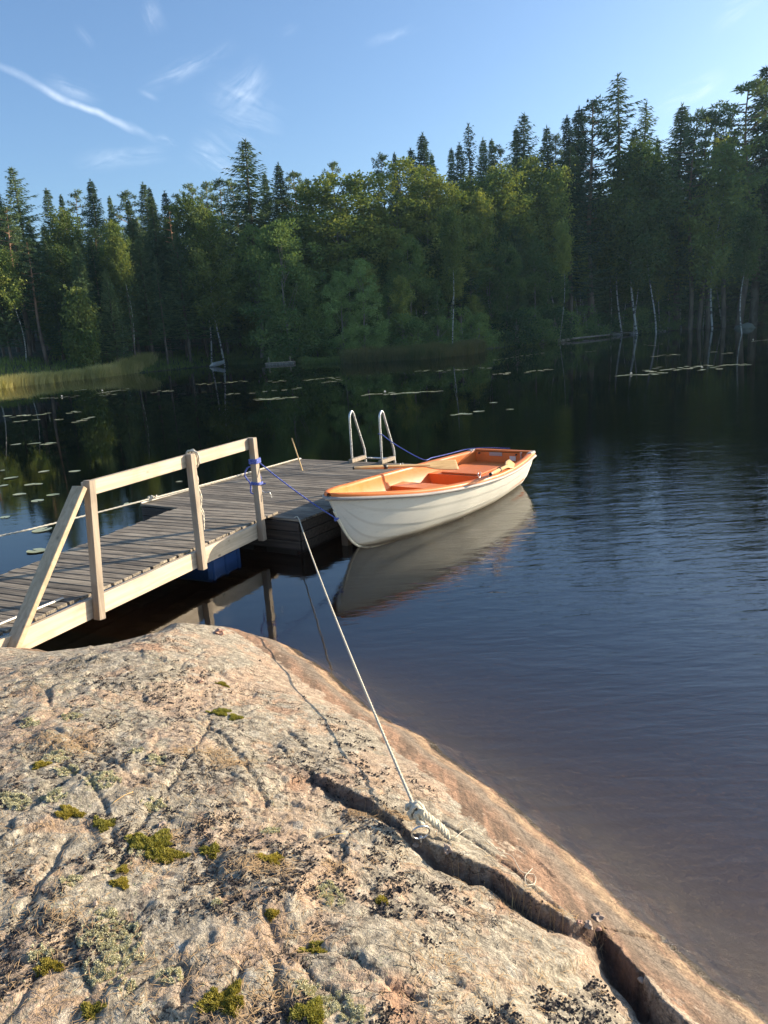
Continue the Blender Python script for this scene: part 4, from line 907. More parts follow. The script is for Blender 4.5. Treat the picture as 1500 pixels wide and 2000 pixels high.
# trees whose foot shows on the far shore: (kind, base px, tip px, width, label, variant)
FT = [('birch', (264, 712), (216, 432), .95, 'slender leaning birch with a bright white trunk on the left bank', 3), ('birch', (228, 709), (176, 482), 1.5, 'birch with a yellow lit top left of the bright white trunk', 2), ('young_birch', (124, 718), (97, 562), 1.1, 'young birch standing in the yellow reeds at the left', 0), ('young_birch', (168, 716), (150, 560), 1.2, 'young birch between the reeds and the lit birch', 0), ('young_birch', (262, 712), (256, 600), 1., 'small birch beside the foot of the white trunk', 1), ('young_birch', (408, 702), (402, 596), 1.6, 'small round birch by the pale boat on the shore', 1),
 ('birch', (372, 690), (338, 430), .8, 'thin grey stemmed birch left of the small round one', 3), ('birch', (432, 690), (398, 420), .8, 'thin grey stemmed birch right of the small round one', 3), ('birch', (292, 682), (262, 430), .7, 'dim slim trunk in the wood behind the left bank', 3), ('birch', (322, 680), (300, 440), .7, 'second dim slim trunk behind the left bank', 0), ('pine', (44, 690), (0, 420), 1., 'pine with a reddish trunk in the shade at the left edge', 1), ('birch', (8, 708), (-38, 470), .9, 'grey trunk cut by the left edge above the bank', 3), ('birch', (24, 690), (-10, 470), .8, 'grey trunk behind the left edge one', 3),
 ('broadleaf', (570, 685), (540, 425), 1.15, 'dark spreading alder behind the moored raft', 1), ('broadleaf', (510, 684), (500, 440), 1.2, 'dark alder left of the spreading one', 0), ('bush', (620, 684), (612, 582), 1.2, 'low dark alder bush left of the bright bushes', 2),
 ('bush', (672, 683), (660, 530), 1.15, 'left crown of the three bright green bushes by the reeds', 2), ('bush', (712, 683), (703, 506), 1.1, 'middle and tallest crown of the three bright green bushes', 2), ('bush', (752, 680), (745, 508), 1.15, 'right crown of the three bright green bushes', 0), ('bush', (770, 678), (768, 600), 1.2, 'low grey green bush right of the three bright ones', 1),
 ('birch', (789, 672), (783, 400), .8, 'pale birch trunk just right of the bright bushes', 3), ('birch', (843, 671), (848, 420), .8, 'white birch trunk above the middle of the reed bed', 3), ('birch', (884, 670), (868, 405), .9, 'white birch with a small lit top above the reed bed', 3), ('birch', (964, 670), (924, 372), 1.1, 'tall leaning birch with crooked white trunk at the end of the reeds', 0), ('birch', (983, 664), (980, 440), .9, 'birch behind the mossy boulder', 3),
 ('birch', (1093, 665), (1098, 430), .8, 'thin crooked birch above the fallen logs', 3), ('birch', (1132, 656), (1122, 420), .9, 'slim grey birch right of the fallen logs', 0), ('birch', (1193, 653), (1185, 395), 1.2, 'straight white birch at the water in the right half', 0), ('birch', (1290, 648), (1288, 430), 1.1, 'grey stemmed birch between the straight one and the right edge', 2), ('birch', (1238, 650), (1245, 400), 1.1, 'dim birch right of the straight white one', 0), ('birch', (1372, 645), (1370, 360), 1.1, 'birch with a forked pale stem in the right part', 3), ('birch', (1460, 632), (1470, 408), 1.2, 'bright white trunked birch beside the round boulder near the right edge', 3), ('birch', (1410, 640), (1405, 378), 1.5, 'leafy birch left of the round boulder', 2), ('birch', (1330, 645), (1335, 400), 1.5, 'leafy birch hanging over the dark right shore', 2)]
for k_, b_, t_, wf, lb_, var in FT: tree_base(k_, *b_, *t_, wf, lb_, None, var)

# the rest of the wood, rows standing behind one another
SKX = [-200, 0, 60, 130, 200, 260, 330, 400, 470, 540, 600, 660, 760, 830, 900, 1000, 1100, 1200, 1300, 1400, 1480, 1560, 1700, 1900]
SKY_ = [440, 430, 425, 430, 425, 415, 415, 405, 395, 385, 385, 375, 352, 355, 345, 330, 325, 320, 320, 300, 280, 260, 230, 200]
rows = [(5.5, 215, .35, ('birch', 'broadleaf', 'aspen', 'spruce', 'broadleaf')), (9.5, 120, .3, ('spruce', 'birch', 'spruce', 'broadleaf')), (15, 45, .2, ('spruce', 'pine', 'spruce', 'birch')), (23, 10, .1, ('spruce', 'pine', 'spruce')), (34, 60, .1, ('spruce', 'spruce', 'broadleaf')), (48, 70, .1, ('spruce', 'pine', 'broadleaf'))]
WHERE = [(-300, 330, 'behind the left bank'), (330, 640, 'behind the shaded middle bay'), (640, 1000, 'behind the reed bed'), (1000, 1290, 'above the fallen logs'), (1290, 3000, 'on the steep slope at the right edge')]
LOOK = {'aspen': 'dull green aspen', 'spruce': 'dark shaded spruce', 'pine': 'dark shaded pine', 'birch': 'dim green birch', 'broadleaf': 'dark leafy alder'}
ROWN = ['in the front row', 'in the second row', 'in the third row', 'in the back row', 'at the very back', 'farthest up the hill']
nfill = 0
for ri, (back, drop, jit, kinds) in enumerate(rows):
    px = -90 if ri < 3 else -70
    while px < (1570 if ri < 5 else 760):
        left = px < 330
        P0 = at_z(px, 690-.05*px, .3); Y0 = far_shore_y(P0[0]*1.0)
        X0 = at_y(px, 600, Y0)[0]; Y0 = far_shore_y(X0)
        dpt = Y0+back+random.uniform(-2, 3)+(4 if left else 0); X1 = at_y(px, 500, dpt)[0]
        sky_ = np.interp(px, SKX, SKY_); kd_ = random.choice(kinds)
        if left and ri < 2: kd_ = random.choice(('spruce', 'thin_spruce', 'pine'))
        if ri == 0 and 640 < px < 1000 and kd_ == 'spruce': kd_ = 'birch'
        base_y = 700-.063*px
        ty = sky_+drop*random.uniform(.55, 1.1)*(base_y-sky_)/330+random.uniform(0, 30)
        T = at_y(px, ty, dpt); g_ = ground(T[0], dpt); h = T[2]-g_
        if h > 4 and far_height(np.array([T[0]]), np.array([dpt]))[1][0] > 1:
            wd = {'spruce': 1.25, 'thin_spruce': 1., 'pine': 1.2, 'birch': 1.3, 'broadleaf': .85, 'aspen': .9}[kd_]*random.uniform(.9, 1.2)*min(1.5, 15/h)**.5
            wn = [w_[2] for w_ in WHERE if w_[0] <= px < w_[1]][0]; nm = LOOK.get(kd_, 'bare stemmed spruce')
            put_tree(kd_, T[0], dpt, h, wd, f'{nm} {ROWN[ri]} {wn}', f'{nm[:-2]+"ches" if nm.endswith("ch") else nm+"s"} {ROWN[ri]} {wn}')
            nfill += 1
        px += random.uniform(22, 38) if ri < 2 else random.uniform(26, 42)
# the same wood goes on past the right edge and shades the far shore
for i in range(190):
    x = 68+(random.random()**1.3)*50; y = far_shore_y(x)+(random.uniform(2.5, 10) if i % 2 else random.uniform(5, 45))
    if at_like(x, y) < 1545: continue
    T_ = float(np.interp(y, [99, 105.5, 109.5, 113, 117, 130], [15, 21, 41, 43, 35.5, 34]))+.22*(x-75)-random.uniform(0, 3); g_ = ground(x, y)
    put_tree('spruce' if i % 4 else 'broadleaf', x, y, min(max(T_-g_, 12), 36), 1.5 if T_-g_ < 26 else 1.15, 'dark tree on the hill beyond the right edge of the picture', 'trees beyond the right edge')
# shrubs leaning over the water on the right shore
for px, py in ((1010, 640), (1035, 648), (1060, 640), (1085, 645), (1115, 640), (1145, 636), (1170, 634), (1215, 632), (1245, 630), (1270, 626), (1305, 624), (1330, 620), (1355, 618), (1385, 615), (1420, 612), (1445, 612), (1480, 610), (1500, 606), (820, 655), (860, 655), (905, 655), (940, 652), (590, 668), (640, 665), (790, 655), (545, 672)):
    X0 = at_y(px, py, 90)[0]; Y0 = far_shore_y(X0)
    for _ in range(6): X0 = at_y(px, py, Y0)[0]; Y0 = far_shore_y(X0)+random.uniform(.2, .8)
    wn = [w_[2] for w_ in WHERE if w_[0] <= px < w_[1]][0].replace('behind', 'on the shore by').replace('above', 'beside')
    put_tree('shrub', X0, Y0+(2.5 if px < 1000 else 0), random.uniform(2.8, 4.6), 1.15, f'dark shrub {wn}', f'dark shrubs {wn}')

# ------------------------------------------------------------------ reeds and sedge
def blades(n, area, hfun, mat, name, label, wd=.014, lean=.22):
    P = area(n); n = len(P); h = hfun(P)*rng.uniform(.45, 1.2, n)*(1+.35*fbm(P[:, 0]*.5, P[:, 1]*.5, 3)); a = rng.uniform(0, 2*math.pi, n); l_ = rng.normal(0, lean, (n, 2))+np.array([.08, 0])
    S = np.stack([np.cos(a), np.sin(a), np.zeros(n)], 1)*wd
    b0 = P; m1 = P+np.stack([l_[:, 0]*h*.35, l_[:, 1]*h*.35, h*.6], 1); tp_ = P+np.stack([l_[:, 0]*h, l_[:, 1]*h, h], 1)
    V = np.empty((n*5, 3)); V[0::5] = b0-S; V[1::5] = b0+S; V[2::5] = m1+S*.9; V[3::5] = m1-S*.9; V[4::5] = tp_
    i = np.arange(n)*5; F = np.concatenate([np.stack([i, i+1, i+2], 1), np.stack([i, i+2, i+3], 1), np.stack([i+3, i+2, i+4], 1)])
    r = rng.random(n); o = link(name, fast_mesh(name, V, F, mat, False, {'rnd': ('FACE', np.tile(r, 3))}))
    return tag(o, label, name.replace('_', ' '), kind='stuff')
L_REED = leaf_mat('reed_leaves', (.24, .24, .09), (.46, .41, .20), .3, (1.1, 1.1, 1.1), (1.2, 1.2, 1.1)); L_SEDGE = leaf_mat('sedge_leaves', (.05, .085, .03), (.11, .13, .045), .3)
def band(pts, w0, w1):
    """points in a band along a pixel polyline on the water, w metres deep behind it"""
    Q = np.array([at_z(*p, 0)[:2] for p in pts])
    def f(n):
        seg = np.linalg.norm(np.diff(Q, axis=0), axis=1); c = np.concatenate([[0], np.cumsum(seg)]); u = rng.random(n)*c[-1]
        x = np.interp(u, c, Q[:, 0]); y = np.interp(u, c, Q[:, 1]); w_ = np.interp(u/c[-1], [0, 1], [w0, w1]); e = rng.random(n)**.8*w_
        x = x+rng.normal(0, .15, n); y = y+e+rng.normal(0, .3, n)+1.1*fbm(u*.25, u*0+3, 4)
        z = np.maximum(far_height(x, y)[0], -.1); k = z < 1.2; return np.stack([x, y, z], 1)[k]
    return f
blades(17000, band([(-60, 766), (0, 759), (110, 746), (200, 737), (290, 726)], 5, 3.5), lambda P: 1.05+.15*np.sin(P[:, 0]*.7), L_REED, 'reed_bed', 'tall yellow reeds standing in the water along the left bank', .02)
blades(14000, band([(290, 724), (360, 717), (405, 712), (412, 710)], 4, 3), lambda P: np.full(len(P), .75), L_SEDGE, 'reed_bed', 'short green reeds between the left bank and the pale boat', .02)
blades(20000, band([(446, 712), (500, 711), (525, 706), (575, 706), (600, 711), (670, 708)], 4, 3), lambda P: np.full(len(P), .6), L_SEDGE, 'sedge_bed', 'low green sedge around the moored raft', .018)
blades(34000, band([(668, 710), (740, 706), (820, 702), (900, 694), (945, 687)], 6, 3), lambda P: np.full(len(P), 1.15), leaf_mat('reed_heads', (.045, .075, .03), (.15, .13, .07), .3, (1, 1, 1), (1.1, 1.1, 1)), 'reed_bed', 'reddish green reed bed in front of the bright green bushes', .018)
def ground_area(n):
    x = rng.uniform(-60, 20, n); y = np.interp(x, [f[0] for f in FAR], [f[1] for f in FAR])+rng.random(n)**1.5*14; z, d_ = far_height(x, y); return np.stack([x, y, z], 1)
blades(26000, ground_area, lambda P: .32+.2*np.abs(np.sin(P[:, 0]*.5)), leaf_mat('bank_grass', (.09, .14, .04), (.17, .21, .07), .3, (1, 1, 1), (1.2, 1.2, 1.1)), 'bank_grass', 'grass and bilberry covering the left bank', .03)

# ------------------------------------------------------------------ far shore objects
def lump(name, c, r, mat, seed, flat=.6, sub=3, amp=.25):
    import bmesh
    bm = bmesh.new(); bmesh.ops.create_icosphere(bm, subdivisions=sub, radius=1); 
    for v in bm.verts:
        p = np.array(v.co); n_ = fbm(np.array([p[0]*1.3+seed, ]), np.array([p[1]*1.3+p[2]*1.7+seed]), 4)[0]; f = 1+amp*2*n_
        v.co = Vector((p[0]*r[0]*f, p[1]*r[1]*f, p[2]*r[2]*f))
    me = bpy.data.meshes.new(name); bm.to_mesh(me); bm.free(); me.materials.append(mat)
    for p in me.polygons: p.use_smooth = 'loose' not in name
    o = link(name, me, None, tuple(c)); o.rotation_euler = (0, 0, seed); return o
M_BOULD = plain('mossy_stone', (.13, .135, .10), .9, 0, 3, .45, .05); M_BOULD2 = plain('grey_stone', (.26, .25, .23), .9, 0, 3, .4, .05)
def shore_pt(px, py): return at_z(px, py, 0)
c = shore_pt(996, 676); c[1] += .8; tag(lump('boulder', (c[0], c[1], .25), (1.5, 1.1, .9), M_BOULD, 1.3), 'mossy grey boulder at the water by the end of the reed bed', 'boulder')
c = shore_pt(1457, 641); tag(lump('boulder', (c[0], c[1]+.4, .0), (1.3, .9, .65), M_BOULD, 2.2), 'rounded grey boulder at the foot of the bright white birch near the right edge', 'boulder')
for i, (px, py) in enumerate(((1020, 671), (1072, 668), (1215, 655), (1250, 652), (1310, 648), (1345, 647), (1150, 661))):
    c = shore_pt(px, py); c[1] = max(c[1], far_shore_y(c[0])-.3); tag(lump('shore_stone', (c[0], c[1], .05), (random.uniform(.5, 1.1), .5, .3), M_BOULD2, i*1.1+.4), 'low dark stone at the waterline of the shaded right shore', 'stone', 'low stones at the waterline of the right shore')
for i, (a_, b_, r_) in enumerate((((1090, 668), (1190, 657), .12), ((1120, 662), (1240, 650), .09), ((1060, 667), (1130, 664), .08))):
    a = at_z(*a_, .15); b = at_z(*b_, .3); ya, yb = far_shore_y(a[0]), far_shore_y(b[0]); a = at_y(*a_, ya-.5); b = at_y(*b_, yb-.3); a[2] = .12; b[2] = .3
    d = MB(); d.tube(spline([a, a*.6+b*.4+np.array([0, .2, .1]), b], 5), np.linspace(r_*1.4, r_*.6, 11), n=8)
    tag(d.build('fallen_log', B_DEC, None, True), ('long fallen grey log lying along the right shore', 'thinner log lying above the long one on the right shore', 'short log end dipping into the water left of the long log')[i], 'log')
# pale small boat hauled up by the round birch
c = at_z(428, 716, .0); sb = empty('beached_boat', (c[0], c[1], .12), -.35, 'small white boat pulled up with its bow on the bank by the round birch', 'boat')
V = []; F = []; n_ = 12; m_ = 9
for i in range(n_+1):
    s = i/n_; hw = .55*math.sin(math.pi*min(1, s*.72+.28))**.6 if s > .0 else .5; zz = .42+.22*(1-s)**2*0+.25*s**3
    hw = .52*(1-s**3.2)
    for j in range(m_): a = math.pi*j/(m_-1); V.append((s*2.6-1.3, hw*math.cos(a), zz-(zz-.0-.18*s**4)*math.sin(a)**.7*1.))
for i in range(n_):
    for j in range(m_-1): F.append([i*m_+j, i*m_+j+1, (i+1)*m_+j+1, (i+1)*m_+j])
link('hull', fast_mesh('hull', V, np.array(F), plain('chalky_white', (.42, .42, .40), .6, 0, 3, .25), True), sb)
d = MB(); d.beam((-.2, -.45, .36), (-.2, .45, .36), .2, .03); d.build('thwart', M_GREY, sb)
d = MB(); d.beam((-1.3, -.5, .25), (-1.3, .5, .25), .03, .4); d.build('transom', M_WHITEP, sb); sb.rotation_euler = (.5, -.12, -.5); sb.scale = (.72, .72, .72)
c = at_z(548, 712, 0); rf = empty('moored_raft', (c[0], c[1], 0), -.1, 'dark low wooden raft moored in the sedge of the middle bay', 'raft')
d = MB()
for i in range(9): d.beam((-1.3+i*.32, -.55, .22), (-1.3+i*.32, .55, .22), .28, .05)
d.build('deck_boards', M_GREY, rf)
d = MB()
for y_ in (-.4, .4): d.tube([(-1.4, y_, .06), (1.4, y_, .06)], .14)
d.build('float_logs', B_DEC, rf)
for x_ in (-1.25, .9): d = MB(); d.tube([(x_, .5, .1), (x_, .5, .75)], .03); d.build('stake', M_GREY, rf)

# ------------------------------------------------------------------ water lily pads
def lilymat(name, c1, c2):
    m, t, b = material(name); P = t.new('ShaderNodeTexCoord').outputs['Object']; oi = t.new('ShaderNodeObjectInfo').outputs['Random']
    c = t.mix(oi, c1, c2); c = t.mix(t.math('MULTIPLY', t.maprange(t.noise(P, 14, 4), .55, .7), .5), c, (.30, .20, .07)); t.l.new(c, b.inputs['Base Color']); b.inputs['Roughness'].default_value = .3; b.inputs['Coat Weight'].default_value = .6; b.inputs['Coat Roughness'].default_value = .25; return m
M_PAD = lilymat('lily_leaf', (.34, .38, .17), (.58, .56, .30))
pads = []
for k in range(4):
    V = [(0, 0, .006)]; n_ = 22
    for r_, z_ in ((.35, .005), (.75, .006), (1., .012)):
        for i in range(n_):
            a = .22+i*(2*math.pi-.44)/(n_-1); rr = r_*(1+.03*math.sin(a*3+k)+.06*math.cos(a)*(r_)); zz = z_+.02*max(0, r_-.7)*(1+math.sin(a*(2+k)+k*2))
            V.append((rr*math.cos(a)*.5, rr*math.sin(a)*.42, zz))
    F = []
    F3 = [[0, 1+i, 2+i] for i in range(n_-1)]
    for q_ in range(2):
        for i in range(n_-1): a = 1+q_*n_+i; F3 += [[a, a+n_, a+n_+1], [a, a+n_+1, a+1]]
    pads.append(fast_mesh('lily_pad', V, np.array(F3), M_PAD, True))
flw = MB()
for k in range(3):
    for i in range(8):
        a = i*math.pi/4+k*.3; r_ = (.05, .038, .02)[k]; z_ = (.02, .045, .06)[k]; da = .3
        flw.quads([(0, 0, .01), (r_*.7*math.cos(a-da), r_*.7*math.sin(a-da), z_*.7), (r_*math.cos(a), r_*math.sin(a), z_+.02), (r_*.7*math.cos(a+da), r_*.7*math.sin(a+da), z_*.7)], [[0, 1, 2, 3]])
flo = fast_mesh('water_lily', np.vstack(flw.v), np.vstack(flw.f), plain('lily_petal', (.8, .8, .72), .5), True)
PC = [(1200, 736, 1300, 728, 12, 'left end of the long bright patch of pads at right'), (1260, 724, 1420, 716, 26, 'middle of the long bright patch of pads at right'), (1400, 715, 1465, 711, 9, 'right tip of the long bright patch of pads at right'), (1270, 695, 1330, 693, 8, 'short thin row above the long bright patch'), (1255, 675, 1295, 673, 5, 'small far row above the thin row'),
 (1140, 687, 1165, 685, 3, 'tiny far group left of the small far row'), (1386, 688, 1400, 687, 2, 'far pair above the right tip of the long patch'), (1413, 691, 1430, 689, 2, 'far pair right above the long patch'), (1466, 667, 1510, 664, 6, 'row cut by the right edge'), (962, 704, 1065, 690, 10, 'dashed row at the end of the reeds'), (928, 719, 962, 717, 3, 'group below the dashed row'), (962, 732, 1000, 728, 4, 'group under the reed bed end'), (1022, 727, 1082, 722, 7, 'row right of the group under the reed bed end'),
 (810, 725, 838, 723, 4, 'first of three short rows before the reed bed'), (853, 726, 880, 724, 4, 'second of three short rows before the reed bed'), (888, 723, 915, 721, 4, 'third of three short rows before the reed bed'), (706, 772, 745, 770, 5, 'left part of the row behind the ladder'), (750, 769, 862, 765, 14, 'right part of the row behind the ladder'), (497, 781, 578, 776, 16, 'solid bright row above the last rail post'), (590, 742, 665, 738, 10, 'dotted group before the middle bay'), (630, 747, 668, 742, 7, 'lower dotted group before the middle bay'), (525, 746, 560, 743, 5, 'short row before the raft'), (382, 752, 480, 744, 13, 'dashed row before the pale boat'), (440, 771, 466, 769, 3, 'short row left of the solid bright one'), (484, 768, 600, 757, 6, 'sparse dots above the solid bright row'),
 (188, 769, 250, 760, 13, 'group near the left reeds'), (195, 772, 225, 770, 4, 'lower edge of the group near the left reeds'), (293, 766, 340, 763, 6, 'row right of the group near the left reeds'), (80, 779, 157, 774, 8, 'row with a white flower at the left'), (147, 762, 168, 759, 3, 'small group just before the yellow reeds'), (12, 814, 60, 811, 5, 'row at the left edge'), (30, 824, 48, 822, 2, 'pair under the row at the left edge'), (66, 821, 76, 819, 1, 'single pad under the row at the left edge'), (68, 810, 100, 807, 3, 'short row left of centre of the dark water'), (130, 808, 155, 803, 3, 'three pads above the gangway side'), (145, 825, 180, 815, 5, 'loose five above the gangway rail'), (112, 820, 118, 819, 1, 'lone small pad among the left groups'),
 (22, 869, 40, 867, 2, 'pair left of the reddish reflections'), (58, 867, 80, 865, 2, 'pair beside the group of three'), (82, 869, 106, 864, 4, 'group of three touching pads'), (0, 919, 10, 918, 1, 'pad cut by the left edge'), (75, 921, 96, 921, 1, 'pad above the first rail post'), (134, 921, 156, 920, 1, 'pad above the handrail'), (8, 934, 34, 933, 1, 'long pad near the left edge'), (-4, 949, 16, 948, 1, 'lower pad cut by the left edge'), (50, 948, 80, 946, 3, 'cluster of three beside the brace'), (25, 966, 50, 965, 1, 'pad left of the brace'), (60, 979, 86, 977, 1, 'lower pad left of the brace'), (90, 967, 116, 966, 1, 'pad next to the brace'), (165, 964, 194, 962, 1, 'large pad behind the first rail post'), (164, 986, 178, 985, 1, 'small pad behind the first rail post'), (343, 941, 357, 940, 1, 'small pad under the handrail'), (240, 984, 262, 984, 1, 'yellowish pad by the cream line'), (0, 1011, 20, 1009, 1, 'big pad at the left edge above the line'), (62, 1036, 100, 1035, 1, 'big pad under the cream line'), (52, 1078, 92, 1074, 1, 'big dim pad beside the gangway'), (882, 811, 922, 808, 5, 'short row right of the ladder'), (928, 804, 943, 803, 2, 'pair right of the ladder'), (958, 787, 970, 786, 1, 'single pad above the stern'), (990, 800, 1002, 799, 1, 'single pad right above the stern')]
npad = 0
for (xa, ya, xb, yb, n_, lb_) in PC:
    for i in range(n_):
        u = (i+.5+random.uniform(-.35, .35))/n_ if n_ > 1 else .5; px = xa+(xb-xa)*u; py = ya+(yb-ya)*u+(random.uniform(-1.6, 1.6) if n_ > 2 else 0)
        if n_ == 26: py += random.uniform(-4, 4)
        P_ = at_z(px, py, 0.004+.0004*(npad % 12)); o = link('lily_pad', pads[npad % 4], None, tuple(P_)); s = random.uniform(.26, .38) if P_[1] > 24 else random.uniform(.2, .28) if P_[1] > 16 else random.uniform(.15, .2)
        if n_ == 1 and P_[1] <= 16: s = (xb-xa)/FPX*np.linalg.norm(P_-CPOS)*.95
        o.scale = (s, s, s); o.rotation_euler = (random.uniform(-.03, .03), random.uniform(-.03, .03), random.uniform(0, 6.28))
        tag(o, f'lily pad, {lb_}' if n_ == 1 else f'lily pad in the {lb_}', 'lily pad', None if n_ == 1 else f'lily pads in the {lb_}'); npad += 1
for px, py, lb_ in ((121, 775, 'white water lily in the pad row before the yellow reeds'), (200, 764, 'white water lily in the group near the left reeds'), (752, 767, 'white water lily in the pad row behind the ladder'), (1233, 731, 'water lily at the left of the long bright patch'), (1371, 719, 'water lily in the middle of the long bright patch'), (1471, 664, 'water lily at the right edge')):
    P_ = at_z(px, py, .01); o = link('water_lily', flo, None, tuple(P_)); s = 1.25; o.scale = (s, s, s); tag(o, lb_, 'water lily')

# ------------------------------------------------------------------ on the rock: moss, lichen, needles, stones
M_MOSS = leaf_mat('dry_moss', (.22, .19, .04), (.44, .38, .10), .25, (.85, .95, 1), (1.1, 1.05, 1)); M_FLAKE = plain('black_lichen', (.055, .042, .034), .8, 0, 200, .5); M_NEED = leaf_mat('dry_needles', (.30, .19, .10), (.52, .37, .21), .1, (1, 1, 1), (1, 1, 1))
def tuft(name, c, r, label):
    n_ = int(5200*r/.05*max(r/.05, .5)); n_ = min(n_, 7000); a = rng.uniform(0, 2*math.pi, n_); q_ = np.sqrt(rng.random(n_)); wob = 1+.4*np.sin(a*3+c[0]*30)+.25*np.sin(a*5+c[1]*9)+.12*np.sin(a*11)
    x = c[0]+r*q_*wob*np.cos(a); y = c[1]+r*q_*wob*np.sin(a)*.8; z = rock_height(x, y)+.15*r*np.sqrt(np.clip(1-q_**2, 0, 1))*(1+.5*np.sin(x*170)*np.sin(y*150))
    P = np.stack([x, y, z], 1); D_ = np.stack([np.cos(a)*q_*.8, np.sin(a)*q_*.8, np.ones(n_)*.8], 1)+rng.normal(0, .45, (n_, 3)); Ln = rng.uniform(.004, .011, n_)
    V = sprays(P, D_, Ln, Ln*.28, 0); F = np.arange(n_*3).reshape(n_, 3)
    return tag(link(name, fast_mesh(name, V, F, M_MOSS, False, {'rnd': ('FACE', rng.random(n_))})), label, 'moss')
for px, py, r_, lb_ in ((296, 1652, .085, 'largest yellow green moss patch on the rock left of centre'), (330, 1672, .05, 'moss lump joined to the lower right of the largest patch'), (412, 1665, .035, 'round moss cushion right of the largest patch'), (136, 1590, .045, 'moss cushion up left of the largest patch'), (203, 1610, .04, 'moss cushion between the largest patch and the upper left one'), (80, 1495, .035, 'moss tuft near the left edge by the pale lichen'), (440, 1960, .06, 'bright moss cushion at the bottom of the picture left of centre'), (614, 1862, .035, 'small moss clump beside a black lichen rosette'), (95, 1890, .035, 'moss at the lower left corner'), (235, 1725, .03, 'low moss below the largest patch'), (530, 1680, .045, 'thin moss among brown needles in the centre of the rock'), (430, 1392, .05, 'faint moss strip in the upper middle of the rock'), (460, 1402, .035, 'faint moss beside the strip in the upper middle'), (240, 1700, .02, 'tiny moss spot under the largest patch'), (530, 1785, .02, 'tiny moss spot at the head of the lower crack'), (605, 1980, .05, 'moss clump at the bottom edge right of the bright cushion'), (180, 1975, .03, 'dark moss in the crack at the lower left'), (745, 1760, .022, 'moss speck in the right part of the rock'), (435, 1337, .03, 'dull moss spot far up the rock')):
    P_ = on_rock(px, py, rock_height); tuft('moss_cushion', P_, r_*.8, lb_)
def scatter_px(n, x0, x1, y0, y1, acc):
    out = []
    px = rng.uniform(x0, x1, n*3); py = rng.uniform(y0, y1, n*3)
    d_ = np.stack([px-750, -(py-1000), np.full(n*3, -FPX)], 1) @ CM.T; z = np.full(n*3, .55)
    for _ in range(14):
        t_ = (z-EYE)/d_[:, 2]; x = t_*d_[:, 0]; y = t_*d_[:, 1]; z = .5*z+.5*rock_height(x, y, False)
    k = acc(x, y, zbase(x, y)[1]); return x[k][:n], y[k][:n]
# black leafy lichen: clusters of curled flakes
dens = lambda x, y: fbm(x*2.1+4, y*2.1, 3)+.5*fbm(x*7, y*7+2, 2)
x, y = scatter_px(2300, -50, 1200, 1290, 2020, lambda x, y, d_: (d_ > .5) & (dens(x, y) > .08)); cx, cy = x, y
k_ = rng.integers(5, 15, len(cx)); x = np.repeat(cx, k_)+rng.normal(0, .0075, k_.sum()); y = np.repeat(cy, k_)+rng.normal(0, .0075, k_.sum()); n_ = len(x); z = rock_height(x, y)+.001
a = rng.uniform(0, 6.28, n_); r_ = rng.uniform(.0022, .0068, n_); V = []
ts = np.array([[0, 0, .0], [1, -.6, .35], [1.5, .1, .9], [.9, .8, .5], [.0, 1.1, .25]])
ca, sa = np.cos(a), np.sin(a); V = np.empty((n_*5, 3))
for i in range(5):
    lx = ts[i, 0]*r_*rng.uniform(.7, 1.2, n_); ly = ts[i, 1]*r_*rng.uniform(.7, 1.2, n_); V[i::5] = np.stack([x+lx*ca-ly*sa, y+lx*sa+ly*ca, z+ts[i, 2]*r_*.9], 1)
i = np.arange(n_)*5; F = np.concatenate([np.stack([i, i+1, i+2], 1), np.stack([i, i+2, i+3], 1), np.stack([i, i+3, i+4], 1)])
tag(link('leaf_lichen', fast_mesh('leaf_lichen', V, F, M_FLAKE)), 'black curled leaf lichen scattered in clusters over the rock', 'lichen', kind='stuff')
# pale crusty lichen
M_PLI = leaf_mat('pale_lichen', (.46, .44, .27), (.66, .62, .42), .1, (1, 1, 1), (1, 1, 1))
V = []
for px, py, r_ in ((215, 1835, .075), (235, 1870, .06), (200, 1895, .05), (80, 1870, .03), (140, 1720, .028), (645, 1750, .04), (640, 1730, .03), (15, 1560, .045), (40, 1572, .04), (105, 1555, .04), (200, 1520, .06), (130, 1510, .04), (110, 1480, .05), (305, 1482, .035), (265, 1470, .03), (530, 1622, .035), (210, 1785, .03), (420, 1765, .02), (600, 1935, .035), (650, 1965, .05), (330, 1905, .03), (300, 1575, .04), (60, 1415, .04), (140, 1400, .04), (700, 1985, .03), (250, 1930, .02), (270, 1665, .025)):
    P_ = on_rock(px, py, rock_height); n_ = int(9000*(r_/.06)**2); a = rng.uniform(0, 2*math.pi, n_); q_ = rng.random(n_)**.6; x = P_[0]+r_*q_*np.cos(a)*1.2; y = P_[1]+r_*q_*np.sin(a)
    k = fbm(x*45, y*45, 3) > -.02+.3*(q_-.5); x = x[k]; y = y[k]; z = rock_height(x, y)+.0015; n_ = len(x)
    Ln = rng.uniform(.003, .007, n_); D_ = rng.normal(0, .6, (n_, 3)); D_[:, 2] = .35; V.append(sprays(np.stack([x, y, z], 1), D_, Ln, Ln*.5, 0))
V = np.vstack(V); n_ = len(V)//3
tag(link('crust_lichen', fast_mesh('crust_lichen', V, np.arange(n_*3).reshape(n_, 3), M_PLI, False, {'rnd': ('FACE', rng.random(n_))})), 'pale green crust lichen in patches on the left half of the rock', 'lichen', kind='stuff')
